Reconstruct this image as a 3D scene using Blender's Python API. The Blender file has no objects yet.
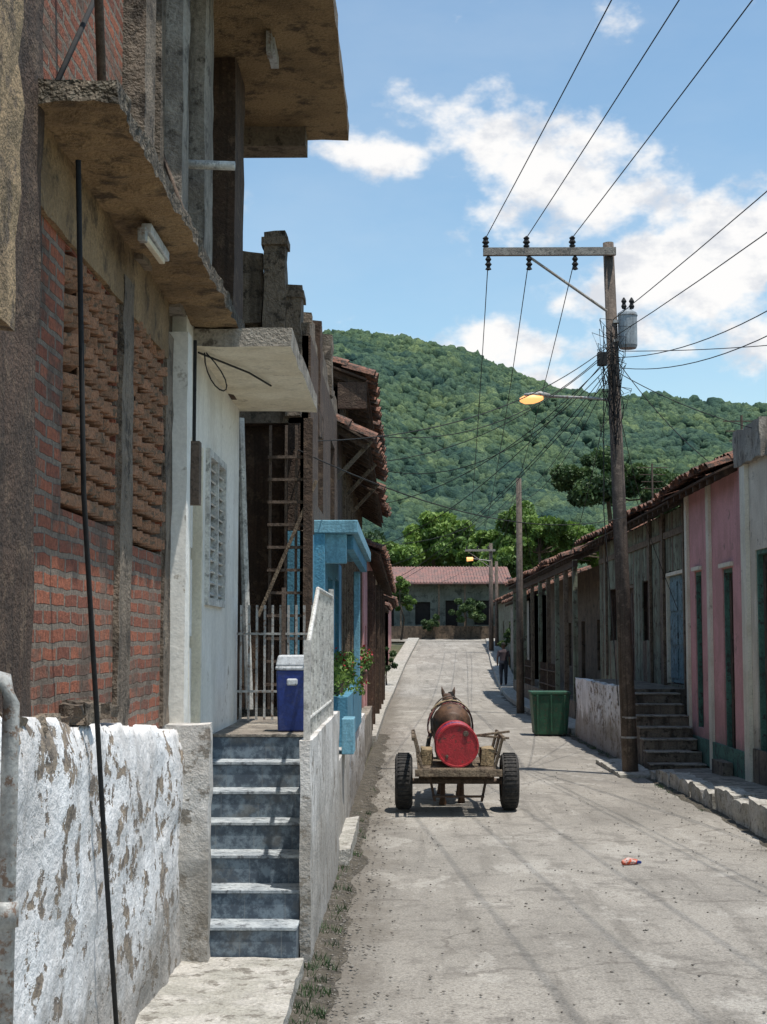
import bpy, bmesh, math, random
import numpy as np
from mathutils import Vector, Matrix, noise
random.seed(7); rng=np.random.default_rng(7)
scene=bpy.context.scene
scene.view_settings.view_transform='Standard'
scene.view_settings.look='None'
scene.view_settings.exposure=0
R=random.uniform

# ---------------------------------------------------------------- materials
def newmat(name):
    m=bpy.data.materials.new(name); m.use_nodes=True
    nt=m.node_tree; nt.nodes.clear()
    out=nt.nodes.new('ShaderNodeOutputMaterial'); b=nt.nodes.new('ShaderNodeBsdfPrincipled')
    nt.links.new(b.outputs[0],out.inputs[0])
    return m,nt,b
def C(c): return (c[0],c[1],c[2],1)
def nnoise(nt,vec,scale,detail=4,rough=.6):
    n=nt.nodes.new('ShaderNodeTexNoise'); n.inputs['Scale'].default_value=scale
    n.inputs['Detail'].default_value=min(detail,5); n.inputs['Roughness'].default_value=rough
    nt.links.new(vec,n.inputs['Vector']); return n.outputs['Fac']
def nramp(nt,fac,lo,hi):
    r=nt.nodes.new('ShaderNodeMapRange'); r.interpolation_type='SMOOTHSTEP'
    r.inputs['From Min'].default_value=lo; r.inputs['From Max'].default_value=hi
    nt.links.new(fac,r.inputs['Value']); return r.outputs[0]
def nmix(nt,fac,a,b,mode='MIX'):
    x=nt.nodes.new('ShaderNodeMix'); x.data_type='RGBA'; x.blend_type=mode
    if isinstance(fac,float): x.inputs[0].default_value=fac
    else: nt.links.new(fac,x.inputs[0])
    for s,v in ((6,a),(7,b)):
        if isinstance(v,tuple): x.inputs[s].default_value=v
        else: nt.links.new(v,x.inputs[s])
    return x.outputs[2]
def nmath(nt,op,a,b=None):
    x=nt.nodes.new('ShaderNodeMath'); x.operation=op
    for i,v in enumerate((a,b)):
        if v is None: continue
        if isinstance(v,(int,float)): x.inputs[i].default_value=v
        else: nt.links.new(v,x.inputs[i])
    return x.outputs[0]
def nmap(nt,vec,sc):
    x=nt.nodes.new('ShaderNodeMapping'); x.inputs['Scale'].default_value=sc
    nt.links.new(vec,x.inputs['Vector']); return x.outputs[0]
def npos(nt): return nt.nodes.new('ShaderNodeNewGeometry').outputs['Position']
def nbump(nt,b,h,strength,dist=.02):
    x=nt.nodes.new('ShaderNodeBump'); x.inputs['Strength'].default_value=strength; x.inputs['Distance'].default_value=dist
    nt.links.new(h,x.inputs['Height']); nt.links.new(x.outputs[0],b.inputs['Normal'])
def M(name,c1,c2=None,c3=None,scale=2.5,rough=.9,bump=.5,bscale=45,streak=.5,st=(7,7,.8),lo=.4,hi=.62,lo3=.52,hi3=.62,dark=.35,metal=0,dist=.02,foot=None,fc=.3):
    c2=c2 or tuple(v*.7 for v in c1); c3=c3 or tuple(v*.45 for v in c1)
    m,nt,b=newmat(name); p=npos(nt)
    n1=nramp(nt,nnoise(nt,p,scale,3),lo,hi)
    n2=nramp(nt,nnoise(nt,p,scale*2.7,5,.72),lo3,hi3)
    col=nmix(nt,n1,C(c1),C(c2)); col=nmix(nt,n2,col,C(c3))
    fine=nnoise(nt,p,bscale,3,.7)
    f=nramp(nt,fine,.25,.75); g=nmix(nt,f,(1-fc,1-fc,1-fc,1),(1+fc*.55,1+fc*.55,1+fc*.55,1)); col=nmix(nt,1.0,col,g,'MULTIPLY')
    if streak>0:
        s=nramp(nt,nnoise(nt,nmap(nt,p,st),1.0,4,.65),.48,.68)
        s=nmath(nt,'MULTIPLY',s,streak); col=nmix(nt,s,col,C(tuple(v*dark for v in c2)))
    if foot:
        sp=nt.nodes.new('ShaderNodeSeparateXYZ'); nt.links.new(p,sp.inputs[0])
        zz=nmath(nt,'ADD',sp.outputs[2],nmath(nt,'MULTIPLY',nnoise(nt,p,2.2,4,.7),-1.1))
        k=nmath(nt,'SUBTRACT',1.0,nramp(nt,zz,foot-.75,foot-.25)); col=nmix(nt,nmath(nt,'MULTIPLY',k,.6),col,(.2,.175,.14,1))
    nt.links.new(col,b.inputs['Base Color'])
    b.inputs['Roughness'].default_value=rough; b.inputs['Metallic'].default_value=metal
    if bump>0:
        h=nmath(nt,'ADD',nmath(nt,'MULTIPLY',nnoise(nt,p,bscale*.25,4,.65),1.5),fine)
        nbump(nt,b,h,bump,dist)
    return m
def brickmat(name,axis='x'):
    m,nt,b=newmat(name); p=npos(nt)
    s=nt.nodes.new('ShaderNodeSeparateXYZ'); nt.links.new(p,s.inputs[0])
    c=nt.nodes.new('ShaderNodeCombineXYZ'); nt.links.new(s.outputs[1 if axis=='x' else 0],c.inputs[0]); nt.links.new(s.outputs[2],c.inputs[1])
    w=nt.nodes.new('ShaderNodeTexNoise'); w.inputs['Scale'].default_value=5; nt.links.new(p,w.inputs['Vector'])
    va=nt.nodes.new('ShaderNodeVectorMath'); va.operation='MULTIPLY_ADD'; va.inputs[1].default_value=(.04,.035,0)
    nt.links.new(w.outputs['Color'],va.inputs[0]); nt.links.new(c.outputs[0],va.inputs[2])
    t=nt.nodes.new('ShaderNodeTexBrick'); nt.links.new(va.outputs[0],t.inputs['Vector'])
    t.inputs['Scale'].default_value=1; t.inputs['Brick Width'].default_value=.25; t.inputs['Row Height'].default_value=.075
    t.inputs['Mortar Size'].default_value=.014; t.inputs['Mortar Smooth'].default_value=.2; t.inputs['Bias'].default_value=-.1
    t.inputs['Color1'].default_value=(.42,.135,.07,1); t.inputs['Color2'].default_value=(.2,.065,.04,1); t.inputs['Mortar'].default_value=(.25,.2,.155,1)
    d=nramp(nt,nnoise(nt,p,2.6,5,.72),.48,.62); col=nmix(nt,nmath(nt,'MULTIPLY',d,.7),t.outputs['Color'],(.21,.155,.115,1))
    d3=nramp(nt,nnoise(nt,p,1.3,4,.7),.5,.62); col=nmix(nt,nmath(nt,'MULTIPLY',d3,.5),col,(.06,.042,.03,1))
    d2=nramp(nt,nnoise(nt,p,40,3,.7),.3,.7); col=nmix(nt,1.0,col,nmix(nt,d2,(.6,.6,.6,1),(1.2,1.2,1.2,1)),'MULTIPLY')
    nt.links.new(col,b.inputs['Base Color']); b.inputs['Roughness'].default_value=.95
    h=nmath(nt,'ADD',nmath(nt,'MULTIPLY',t.outputs['Fac'],-1.2),nmath(nt,'MULTIPLY',nnoise(nt,p,50,4,.7),.9))
    nbump(nt,b,h,1.0,.02); return m
def leafmat(name,ca,cb,cc,trans=.25):
    m,nt,b=newmat(name)
    a=nt.nodes.new('ShaderNodeAttribute'); a.attribute_name='tint'
    r=nt.nodes.new('ShaderNodeValToRGB'); e=r.color_ramp.elements
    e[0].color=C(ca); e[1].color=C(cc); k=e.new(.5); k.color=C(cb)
    nt.links.new(a.outputs['Fac'],r.inputs[0]); nt.links.new(r.outputs[0],b.inputs['Base Color'])
    b.inputs['Roughness'].default_value=.65
    if trans>0:
        t=nt.nodes.new('ShaderNodeBsdfTranslucent'); nt.links.new(r.outputs[0],t.inputs[0])
        mx=nt.nodes.new('ShaderNodeMixShader'); mx.inputs[0].default_value=trans
        out=[n for n in nt.nodes if n.type=='OUTPUT_MATERIAL'][0]
        nt.links.new(b.outputs[0],mx.inputs[1]); nt.links.new(t.outputs[0],mx.inputs[2]); nt.links.new(mx.outputs[0],out.inputs[0])
    return m

m_brick=brickmat('brick_x')
m_loosebrick=M('loose_brick',(.36,.18,.1),(.26,.145,.085),(.14,.1,.065),scale=9,streak=0,bscale=70)
# whitewash : flaking patches of several sizes, concentrated in areas
m_plaster,nt,b=newmat('whitewashed_plaster'); p=npos(nt)
col=nmix(nt,nramp(nt,nnoise(nt,p,1.6,4),.35,.65),(.84,.83,.82,1),(.66,.64,.62,1))
area=nramp(nt,nnoise(nt,p,.9,3,.5),.4,.62); fl=nnoise(nt,nmap(nt,p,(1,1,1.3)),5.5,5,.7)
fl=nmath(nt,'ADD',fl,nmath(nt,'MULTIPLY',area,.1)); k=nramp(nt,fl,.615,.645)
sub=nmix(nt,nramp(nt,nnoise(nt,p,12,4,.7),.4,.6),(.34,.27,.2,1),(.16,.13,.105,1)); col=nmix(nt,k,col,sub)
s2=nramp(nt,nnoise(nt,nmap(nt,p,(4,4,.9)),1,4,.65),.5,.7); col=nmix(nt,nmath(nt,'MULTIPLY',s2,.45),col,(.32,.29,.26,1))
sp=nt.nodes.new('ShaderNodeSeparateXYZ'); nt.links.new(p,sp.inputs[0]); zz=nmath(nt,'ADD',sp.outputs[2],nmath(nt,'MULTIPLY',nnoise(nt,p,2.6,5,.7),-1.2))
ft=nmath(nt,'SUBTRACT',1.0,nramp(nt,zz,-2.3,-1.85)); col=nmix(nt,nmath(nt,'MULTIPLY',ft,.75),col,(.2,.17,.135,1))
fn=nnoise(nt,p,34,3,.7); col=nmix(nt,1.0,col,nmix(nt,nramp(nt,fn,.3,.7),(.84,.84,.84,1),(1.06,1.06,1.06,1)),'MULTIPLY')
nt.links.new(col,b.inputs['Base Color']); b.inputs['Roughness'].default_value=.92
hh=nmath(nt,'ADD',nmath(nt,'MULTIPLY',k,-.8),nmath(nt,'ADD',nmath(nt,'MULTIPLY',nnoise(nt,p,7,5,.65),2.0),nmath(nt,'MULTIPLY',fn,.35))); nbump(nt,b,hh,.7,.02)
m_oldwhite=M('grimy_whitewash',(.68,.65,.61),(.5,.47,.43),(.25,.22,.185),scale=1.8,lo3=.56,hi3=.62,streak=.45,dark=.45,bump=.5,dist=.012,foot=-1.2,fc=.2)
m_white=M('white_paint_wall',(.8,.78,.72),(.7,.67,.6),(.42,.38,.32),scale=1.2,lo3=.62,hi3=.68,streak=.3,st=(3,3,.5),dark=.55,bump=.3,dist=.006,bscale=30,fc=.12)
m_cream=M('cream_paint',(.78,.72,.58),(.68,.61,.47),(.42,.36,.27),scale=1.8,lo3=.6,hi3=.72,streak=.3,dark=.5,bump=.3,dist=.008,fc=.15)
m_conc=M('weathered_concrete',(.24,.19,.14),(.155,.12,.088),(.065,.05,.036),scale=2.2,streak=.75,bump=.8)
m_conclt=M('light_concrete',(.36,.32,.265),(.25,.215,.175),(.12,.1,.08),scale=2,streak=.7,bump=.6)
m_mossy=M('mossy_slab',(.34,.23,.12),(.22,.145,.075),(.09,.06,.035),scale=1.8,streak=0,lo3=.5,hi3=.66,bump=.9)
m_mossedge=M('mossy_edge',(.09,.07,.045),(.055,.043,.027),(.22,.18,.13),scale=5,streak=0,bump=1,bscale=25,dist=.04)
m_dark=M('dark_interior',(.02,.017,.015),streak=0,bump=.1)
m_darkwood=M('dark_wood',(.085,.05,.032),(.06,.037,.024),(.13,.085,.055),scale=3,st=(14,14,.6),streak=.6,bump=.6)
m_wood=M('grey_wood',(.22,.165,.11),(.15,.11,.075),(.09,.06,.04),scale=5,st=(25,25,1),streak=.6,bump=.6)
m_plank=M('green_grey_planks',(.24,.27,.19),(.17,.165,.11),(.09,.075,.05),scale=1.8,st=(9,9,.5),streak=.7,bump=.5)
m_pink=M('pink_paint',(.68,.34,.33),(.56,.28,.26),(.34,.2,.17),scale=1.3,lo3=.6,hi3=.68,streak=.35,st=(2.5,2.5,.5),dark=.5,bump=.35,dist=.008,foot=-1.5,fc=.15)
m_creamold=M('stained_cream',(.7,.62,.5),(.57,.49,.38),(.27,.22,.17),scale=1.3,lo3=.58,hi3=.66,streak=.45,st=(2.5,2.5,.5),dark=.4,bump=.35,dist=.008,foot=-1.3,fc=.15)
m_ochre=M('ochre_wall',(.36,.25,.14),(.27,.19,.105),(.14,.1,.065),scale=3,streak=.6,st=(4,4,.8),bump=.6)
m_brown=M('old_brown_wall',(.17,.12,.08),(.11,.08,.055),(.06,.045,.03),scale=2,streak=.6,bump=.5)
m_blue=M('blue_paint',(.1,.3,.42),(.085,.25,.35),(.2,.3,.33),scale=2,lo3=.58,hi3=.68,streak=.5,bump=.25)
m_bluelt=M('light_blue_paint',(.2,.42,.52),(.16,.35,.44),(.28,.34,.36),scale=2,lo3=.58,hi3=.68,streak=.5,bump=.2)
m_teal=M('teal_door_paint',(.2,.31,.34),(.14,.23,.25),(.06,.07,.07),scale=4,st=(20,20,1),streak=.4,bump=.3)
m_greentrim=M('green_trim_paint',(.1,.22,.16),(.08,.16,.12),(.07,.07,.06),scale=4,streak=.4,bump=.2)
m_tile=M('clay_tile',(.27,.125,.08),(.18,.09,.06),(.065,.048,.038),scale=4,lo3=.46,hi3=.58,streak=0,bump=.7)
m_roof2=M('rusty_sheet_roof',(.3,.15,.125),(.23,.14,.12),(.14,.1,.09),scale=1.2,lo3=.48,hi3=.62,streak=.4,bump=.3)
m_metal=M('grey_metal',(.4,.4,.38),(.3,.29,.27),(.2,.13,.09),scale=8,streak=0,rough=.5,bump=.15)
m_rust=M('rusty_bar',(.14,.1,.075),(.1,.07,.05),streak=0,scale=12,bump=.2)
m_whitepipe=M('white_pipe',(.66,.65,.6),(.52,.5,.46),scale=6,streak=0,rough=.5,bump=.1)
m_wire=M('cable_black',(.02,.02,.02),streak=0,bump=0)
m_pole=M('pole_wood',(.13,.1,.08),(.09,.07,.055),(.18,.14,.11),scale=3,st=(25,25,.8),streak=.7,bump=.5)
m_poleg=M('crossarm_grey',(.32,.29,.25),(.24,.21,.18),scale=6,streak=0,bump=.3)
m_trans=M('transformer_grey',(.34,.38,.4),(.27,.3,.32),(.18,.14,.11),scale=4,lo3=.6,hi3=.66,streak=.4,rough=.5,bump=.1)
m_rubber=M('tyre_rubber',(.02,.019,.018),(.05,.045,.04),scale=14,streak=0,rough=.85,bump=.3)
m_red=M('red_drum_paint',(.42,.02,.028),(.33,.018,.022),(.14,.035,.025),scale=6,lo3=.57,hi3=.64,streak=.5,rough=.5,bump=.2)
m_binblue=M('bin_blue',(.012,.035,.2),(.01,.03,.16),(.03,.05,.18),streak=0,rough=.4,bump=.05)
m_binwhite=M('bin_white',(.6,.62,.64),(.5,.52,.54),streak=0,rough=.45,bump=.05)
m_green=M('green_bin_paint',(.02,.1,.05),(.018,.075,.04),(.06,.07,.04),scale=5,streak=.5,rough=.6,bump=.15)
m_litter=M('orange_litter',(.6,.1,.04),(.6,.5,.45),streak=0,scale=30,bump=.1)
m_stone=M('pebbles',(.24,.22,.19),(.15,.13,.11),streak=0,scale=20,bump=.2)
m_soil=M('gutter_soil',(.13,.11,.08),(.08,.068,.05),(.2,.175,.14),scale=6,streak=0,bump=1,dist=.04)
m_ground=M('dry_ground',(.12,.1,.06),(.07,.08,.035),(.05,.06,.03),scale=.3,streak=0,bump=.5)
m_hide=M('horse_hide',(.13,.065,.033),(.09,.045,.024),(.05,.028,.018),scale=4,streak=0,rough=.6,bump=.1)
m_mane=M('horse_mane',(.015,.012,.01),streak=0,bump=.3)
m_cloth=M('saddle_cloth',(.26,.05,.05),(.1,.045,.06),(.35,.26,.16),scale=9,streak=0,bump=.4)
m_straw=M('sacking',(.35,.26,.15),(.27,.2,.11),streak=0,scale=9,bump=.5)
m_skin=M('skin',(.2,.11,.07),streak=0,bump=0); m_shirt=M('shirt_cloth',(.1,.07,.075),streak=0,bump=.1); m_pants=M('trousers_cloth',(.03,.035,.05),streak=0,bump=.1)
m_lampglow,nt,b=newmat('sodium_lamp'); b.inputs['Base Color'].default_value=(.5,.3,.12,1); b.inputs['Emission Color'].default_value=(1,.42,.14,1); b.inputs['Emission Strength'].default_value=1.5
m_kerb=M('kerb_concrete',(.5,.47,.42),(.38,.36,.31),(.2,.18,.15),scale=3,streak=.3,bump=.7)
m_bark=M('bark',(.1,.075,.05),streak=0,scale=8,bump=.5)
lf_bright=leafmat('leaves_bright',(.035,.075,.015),(.1,.18,.03),(.2,.3,.055))
lf_dark=leafmat('leaves_dark',(.018,.04,.016),(.05,.095,.028),(.1,.155,.045))
lf_hill_haze=leafmat('forest_canopy',(.042,.083,.062),(.08,.13,.078),(.14,.195,.1),.0)  # bluish, paled leaf colours: aerial haze painted into the hill's base colour
nt=lf_hill_haze.node_tree; b=[n for n in nt.nodes if n.type=='BSDF_PRINCIPLED'][0]; rp=[n for n in nt.nodes if n.type=='VALTORGB'][0]
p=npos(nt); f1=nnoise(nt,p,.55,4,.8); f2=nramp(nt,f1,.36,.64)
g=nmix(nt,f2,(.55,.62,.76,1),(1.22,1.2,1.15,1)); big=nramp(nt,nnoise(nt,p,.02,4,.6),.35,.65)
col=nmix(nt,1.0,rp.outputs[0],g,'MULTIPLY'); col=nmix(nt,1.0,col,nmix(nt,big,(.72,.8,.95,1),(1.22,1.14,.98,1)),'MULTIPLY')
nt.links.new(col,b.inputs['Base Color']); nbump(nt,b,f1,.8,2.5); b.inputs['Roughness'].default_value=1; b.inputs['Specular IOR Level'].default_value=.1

m_stair,nt,b=newmat('blue_marbled_tile'); p=npos(nt)
n=nramp(nt,nnoise(nt,p,13,5,.75),.42,.62); col=nmix(nt,n,(.055,.075,.1,1),(.17,.215,.25,1))
d=nramp(nt,nnoise(nt,p,4,4,.7),.5,.65); col=nmix(nt,nmath(nt,'MULTIPLY',d,.5),col,(.15,.14,.12,1))
s=nt.nodes.new('ShaderNodeSeparateXYZ'); nt.links.new(p,s.inputs[0])
fr=nmath(nt,'FRACT',nmath(nt,'MULTIPLY',s.outputs[0],4.0)); gl=nmath(nt,'LESS_THAN',fr,.02)
col=nmix(nt,nmath(nt,'MULTIPLY',gl,.5),col,(.2,.21,.21,1)); nt.links.new(col,b.inputs['Base Color']); b.inputs['Roughness'].default_value=.5
m_tread=M('worn_tread',(.42,.45,.46),(.28,.31,.33),(.13,.14,.15),scale=6,streak=0,bump=.2)

m_road,nt,b=newmat('worn_concrete_road'); p=npos(nt)
big=nramp(nt,nnoise(nt,nmap(nt,p,(1,.35,1)),.8,4,.6),.35,.65)
col=nmix(nt,big,(.37,.34,.295,1),(.265,.243,.21,1))
med=nramp(nt,nnoise(nt,p,3.2,5,.75),.5,.64); col=nmix(nt,nmath(nt,'MULTIPLY',med,.65),col,(.19,.172,.148,1))
st=nramp(nt,nnoise(nt,nmap(nt,p,(5,.3,1)),1,4,.6),.5,.7); col=nmix(nt,nmath(nt,'MULTIPLY',st,.6),col,(.185,.168,.143,1))
lt=nramp(nt,nnoise(nt,nmap(nt,p,(1.3,.6,1)),1.1,5,.7),.55,.62); col=nmix(nt,nmath(nt,'MULTIPLY',lt,.6),col,(.46,.43,.38,1))
fine=nnoise(nt,p,60,4,.8); col=nmix(nt,1.0,col,nmix(nt,nramp(nt,fine,.3,.7),(.58,.58,.58,1),(1.25,1.25,1.25,1)),'MULTIPLY')
spk=nramp(nt,nnoise(nt,p,22,3,.65),.61,.69); col=nmix(nt,nmath(nt,'MULTIPLY',spk,.7),col,(.11,.095,.08,1))
spk2=nramp(nt,nnoise(nt,p,9,4,.7),.59,.68); col=nmix(nt,nmath(nt,'MULTIPLY',spk2,.45),col,(.13,.115,.095,1))
v=nt.nodes.new('ShaderNodeTexVoronoi'); v.feature='DISTANCE_TO_EDGE'; v.inputs['Scale'].default_value=.38
wn=nt.nodes.new('ShaderNodeTexNoise'); wn.inputs['Scale'].default_value=2.0; wn.inputs['Detail'].default_value=5; nt.links.new(p,wn.inputs['Vector'])
va=nt.nodes.new('ShaderNodeVectorMath'); va.operation='MULTIPLY_ADD'; va.inputs[1].default_value=(.9,.9,.0); nt.links.new(wn.outputs['Color'],va.inputs[0]); nt.links.new(p,va.inputs[2])
nt.links.new(va.outputs[0],v.inputs['Vector'])
cr=nmath(nt,'SUBTRACT',1.0,nramp(nt,v.outputs['Distance'],.002,.012)); cm=nramp(nt,nnoise(nt,p,.7,3,.5),.5,.6)
col=nmix(nt,nmath(nt,'MULTIPLY',nmath(nt,'MULTIPLY',cr,cm),.5),col,(.1,.085,.07,1))
s=nt.nodes.new('ShaderNodeSeparateXYZ'); nt.links.new(p,s.inputs[0])
ed=nmath(nt,'ADD',s.outputs[0],nmath(nt,'MULTIPLY',nnoise(nt,nmap(nt,p,(1,.6,1)),2.0,5,.7),-1.2))
ed=nmath(nt,'SUBTRACT',1.0,nramp(nt,ed,-1.15,-.55)); col=nmix(nt,nmath(nt,'MULTIPLY',ed,.75),col,(.135,.115,.09,1))
nt.links.new(col,b.inputs['Base Color']); b.inputs['Roughness'].default_value=.9
nbump(nt,b,nmath(nt,'ADD',fine,nmath(nt,'MULTIPLY',nnoise(nt,p,9,5,.7),2.0)),.75,.018)

# ---------------------------------------------------------------- mesh helpers
def link(o,parent=None):
    scene.collection.objects.link(o)
    if parent: o.parent=parent
    return o
def empty(name): return link(bpy.data.objects.new(name,None))
def TL(xf): return lambda u,v,w:(xf-w,u,v)
def TR(xf): return lambda u,v,w:(xf+w,u,v)
def TF(yf): return lambda u,v,w:(u,yf+w,v)
class MB:
    def __init__(s): s.v=[];s.f=[];s.m=[];s.ml=[]
    def mi(s,m):
        if m not in s.ml: s.ml.append(m)
        return s.ml.index(m)
    def add(s,vs,fs,m):
        k=len(s.v); s.v+= [tuple(p) for p in vs]; i=s.mi(m)
        for f in fs: s.f.append([k+a for a in f]); s.m.append(i)
    def hexa(s,c,m): s.add(c,[(0,3,2,1),(4,5,6,7),(0,1,5,4),(1,2,6,5),(2,3,7,6),(3,0,4,7)],m)
    def box(s,x0,x1,y0,y1,z0,z1,m): s.hexa([(x0,y0,z0),(x1,y0,z0),(x1,y1,z0),(x0,y1,z0),(x0,y0,z1),(x1,y0,z1),(x1,y1,z1),(x0,y1,z1)],m)
    def boxp(s,T,u0,u1,v0,v1,w0,w1,m): s.hexa([T(u0,v0,w0),T(u1,v0,w0),T(u1,v0,w1),T(u0,v0,w1),T(u0,v1,w0),T(u1,v1,w0),T(u1,v1,w1),T(u0,v1,w1)],m)
    def obox(s,c,size,rot,m):
        c=Vector(c); pts=[]
        for z in(-1,1):
            for (x,y) in((-1,-1),(1,-1),(1,1),(-1,1)): pts.append(c+rot@Vector((x*size[0]/2,y*size[1]/2,z*size[2]/2)))
        s.hexa(pts,m)
    def quad(s,a,b,c,d,m): s.add([a,b,c,d],[(0,1,2,3)],m)
    def tube(s,pts,rad,m,n=8,sq=None,up=(0,0,1)):
        P=[Vector(p) for p in pts]; N=len(P)
        if not isinstance(rad,list): rad=[rad]*N
        vs=[];fs=[]
        for i in range(N):
            t=(P[min(i+1,N-1)]-P[max(i-1,0)]).normalized()
            u=Vector(up)
            if abs(t.dot(u))>.95: u=Vector((0,1,0)) if abs(t.y)<.9 else Vector((1,0,0))
            a=t.cross(u).normalized(); b_=a.cross(t).normalized()
            r=rad[i]; ra,rb=(r if isinstance(r,tuple) else (r,r))
            for k in range(n):
                an=2*math.pi*k/n; vs.append(P[i]+a*math.cos(an)*ra+b_*math.sin(an)*rb)
        for i in range(N-1):
            for k in range(n): fs.append((i*n+k,i*n+(k+1)%n,(i+1)*n+(k+1)%n,(i+1)*n+k))
        fs.append(tuple(range(n))[::-1]); fs.append(tuple((N-1)*n+k for k in range(n)))
        s.add(vs,fs,m)
    def lathex(s,c,prof,m,n=28,axis='x'):
        vs=[];fs=[]
        for (o,r) in prof:
            for k in range(n):
                a=2*math.pi*k/n
                d=(o,r*math.cos(a),r*math.sin(a)) if axis=='x' else ((r*math.cos(a),o,r*math.sin(a)) if axis=='y' else (r*math.cos(a),r*math.sin(a),o))
                vs.append((c[0]+d[0],c[1]+d[1],c[2]+d[2]))
        for i in range(len(prof)-1):
            for k in range(n): fs.append((i*n+k,i*n+(k+1)%n,(i+1)*n+(k+1)%n,(i+1)*n+k))
        s.add(vs,fs,m)
    def rbox(s,x0,x1,y0,y1,z0,z1,m,step=.12,amp=.015,fr=5,warp=None,mtop=None):
        def g(axis,val,a0,a1,b0,b1,mm):
            na=max(1,int(round((a1-a0)/step)));nb=max(1,int(round((b1-b0)/step)))
            vs=[];fs=[]
            for i in range(na+1):
                for j in range(nb+1):
                    A=a0+(a1-a0)*i/na;B=b0+(b1-b0)*j/nb
                    p=Vector((val,A,B) if axis==0 else ((A,val,B) if axis==1 else (A,B,val)))
                    q=p+noise.noise_vector(p*fr)*amp+noise.noise_vector(p*fr*3.1)*amp*.5
                    if warp: q=warp(q)
                    vs.append(q)
            for i in range(na):
                for j in range(nb): fs.append((i*(nb+1)+j,(i+1)*(nb+1)+j,(i+1)*(nb+1)+j+1,i*(nb+1)+j+1))
            s.add(vs,fs,mm)
        mt=mtop or m
        g(0,x0,y0,y1,z0,z1,mt);g(0,x1,y0,y1,z0,z1,mt);g(1,y0,x0,x1,z0,z1,mt);g(1,y1,x0,x1,z0,z1,mt);g(2,z0,x0,x1,y0,y1,m);g(2,z1,x0,x1,y0,y1,mt)
    def wall(s,T,u0,u1,v0,v1,ops,m,depth=.2,jamb=None):
        us=sorted({u0,u1}|{max(u0,min(u1,a)) for o in ops for a in o[:2]}); vs_=sorted({v0,v1}|{max(v0,min(v1,a)) for o in ops for a in o[2:4]})
        for i in range(len(us)-1):
            for j in range(len(vs_)-1):
                cu=(us[i]+us[i+1])/2;cv=(vs_[j]+vs_[j+1])/2
                if any(o[0]<cu<o[1] and o[2]<cv<o[3] for o in ops): continue
                s.quad(T(us[i],vs_[j],0),T(us[i+1],vs_[j],0),T(us[i+1],vs_[j+1],0),T(us[i],vs_[j+1],0),m)
        jm=jamb or m
        for (a,b_,c,d) in [o[:4] for o in ops]:
            for (p,q) in (((a,c),(b_,c)),((b_,c),(b_,d)),((b_,d),(a,d)),((a,d),(a,c))):
                s.quad(T(p[0],p[1],0),T(q[0],q[1],0),T(q[0],q[1],depth),T(p[0],p[1],depth),jm)
        for (p,q) in (((u0,v0),(u1,v0)),((u1,v0),(u1,v1)),((u1,v1),(u0,v1)),((u0,v1),(u0,v0))):
            s.quad(T(p[0],p[1],0),T(q[0],q[1],0),T(q[0],q[1],depth),T(p[0],p[1],depth),m)
    def build(s,name,parent=None,smooth=False,bevel=0):
        me=bpy.data.meshes.new(name); me.from_pydata([tuple(v) for v in s.v],[],s.f)
        for m in s.ml: me.materials.append(m)
        me.polygons.foreach_set('material_index',s.m)
        if smooth: me.polygons.foreach_set('use_smooth',[True]*len(s.f))
        me.update(); o=link(bpy.data.objects.new(name,me),parent)
        if bevel:
            bv=o.modifiers.new('bevel','BEVEL'); bv.width=bevel; bv.segments=2; bv.limit_method='ANGLE'
        return o
def np_mesh(name,V,F,mat,tint=None,parent=None,smooth=False):
    me=bpy.data.meshes.new(name); V=np.asarray(V,dtype=np.float32); F=np.asarray(F,dtype=np.int32); k=F.shape[1]
    me.vertices.add(len(V)); me.vertices.foreach_set('co',V.ravel())
    me.loops.add(F.size); me.loops.foreach_set('vertex_index',F.ravel())
    me.polygons.add(len(F)); me.polygons.foreach_set('loop_start',np.arange(0,F.size,k,dtype=np.int32))
    if smooth: me.polygons.foreach_set('use_smooth',np.ones(len(F),dtype=bool))
    me.update(calc_edges=True); me.materials.append(mat)
    if tint is not None:
        a=me.attributes.new('tint','FLOAT','POINT'); a.data.foreach_set('value',np.asarray(tint,dtype=np.float32))
    return link(bpy.data.objects.new(name,me),parent)
def leaves(centres,rad,n,size,flat=1.0,drop=0):
    cs=np.asarray(centres); K=len(cs); idx=rng.integers(0,K,n)
    d=rng.normal(size=(n,3)); d/=np.linalg.norm(d,axis=1)[:,None]
    r=rng.random(n)**.45
    rad=np.asarray(rad)
    rr=rad[idx] if rad.ndim else np.full(n,float(rad))
    off=d*(r*rr)[:,None]; off[:,2]*=flat
    c=cs[idx]+off
    a=rng.normal(size=(n,3)); a/=np.linalg.norm(a,axis=1)[:,None]
    bb=np.cross(a,rng.normal(size=(n,3))); bb/=np.linalg.norm(bb,axis=1)[:,None]
    sz=size*rng.uniform(.6,1.3,n)[:,None]
    V=np.stack([c-a*sz,c+bb*sz*.55,c+a*sz,c-bb*sz*.55],axis=1).reshape(-1,3)
    F=np.arange(4*n).reshape(n,4)
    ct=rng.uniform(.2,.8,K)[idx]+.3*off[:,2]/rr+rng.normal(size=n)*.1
    return V,F,np.repeat(np.clip(ct,0,1),4)
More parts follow.
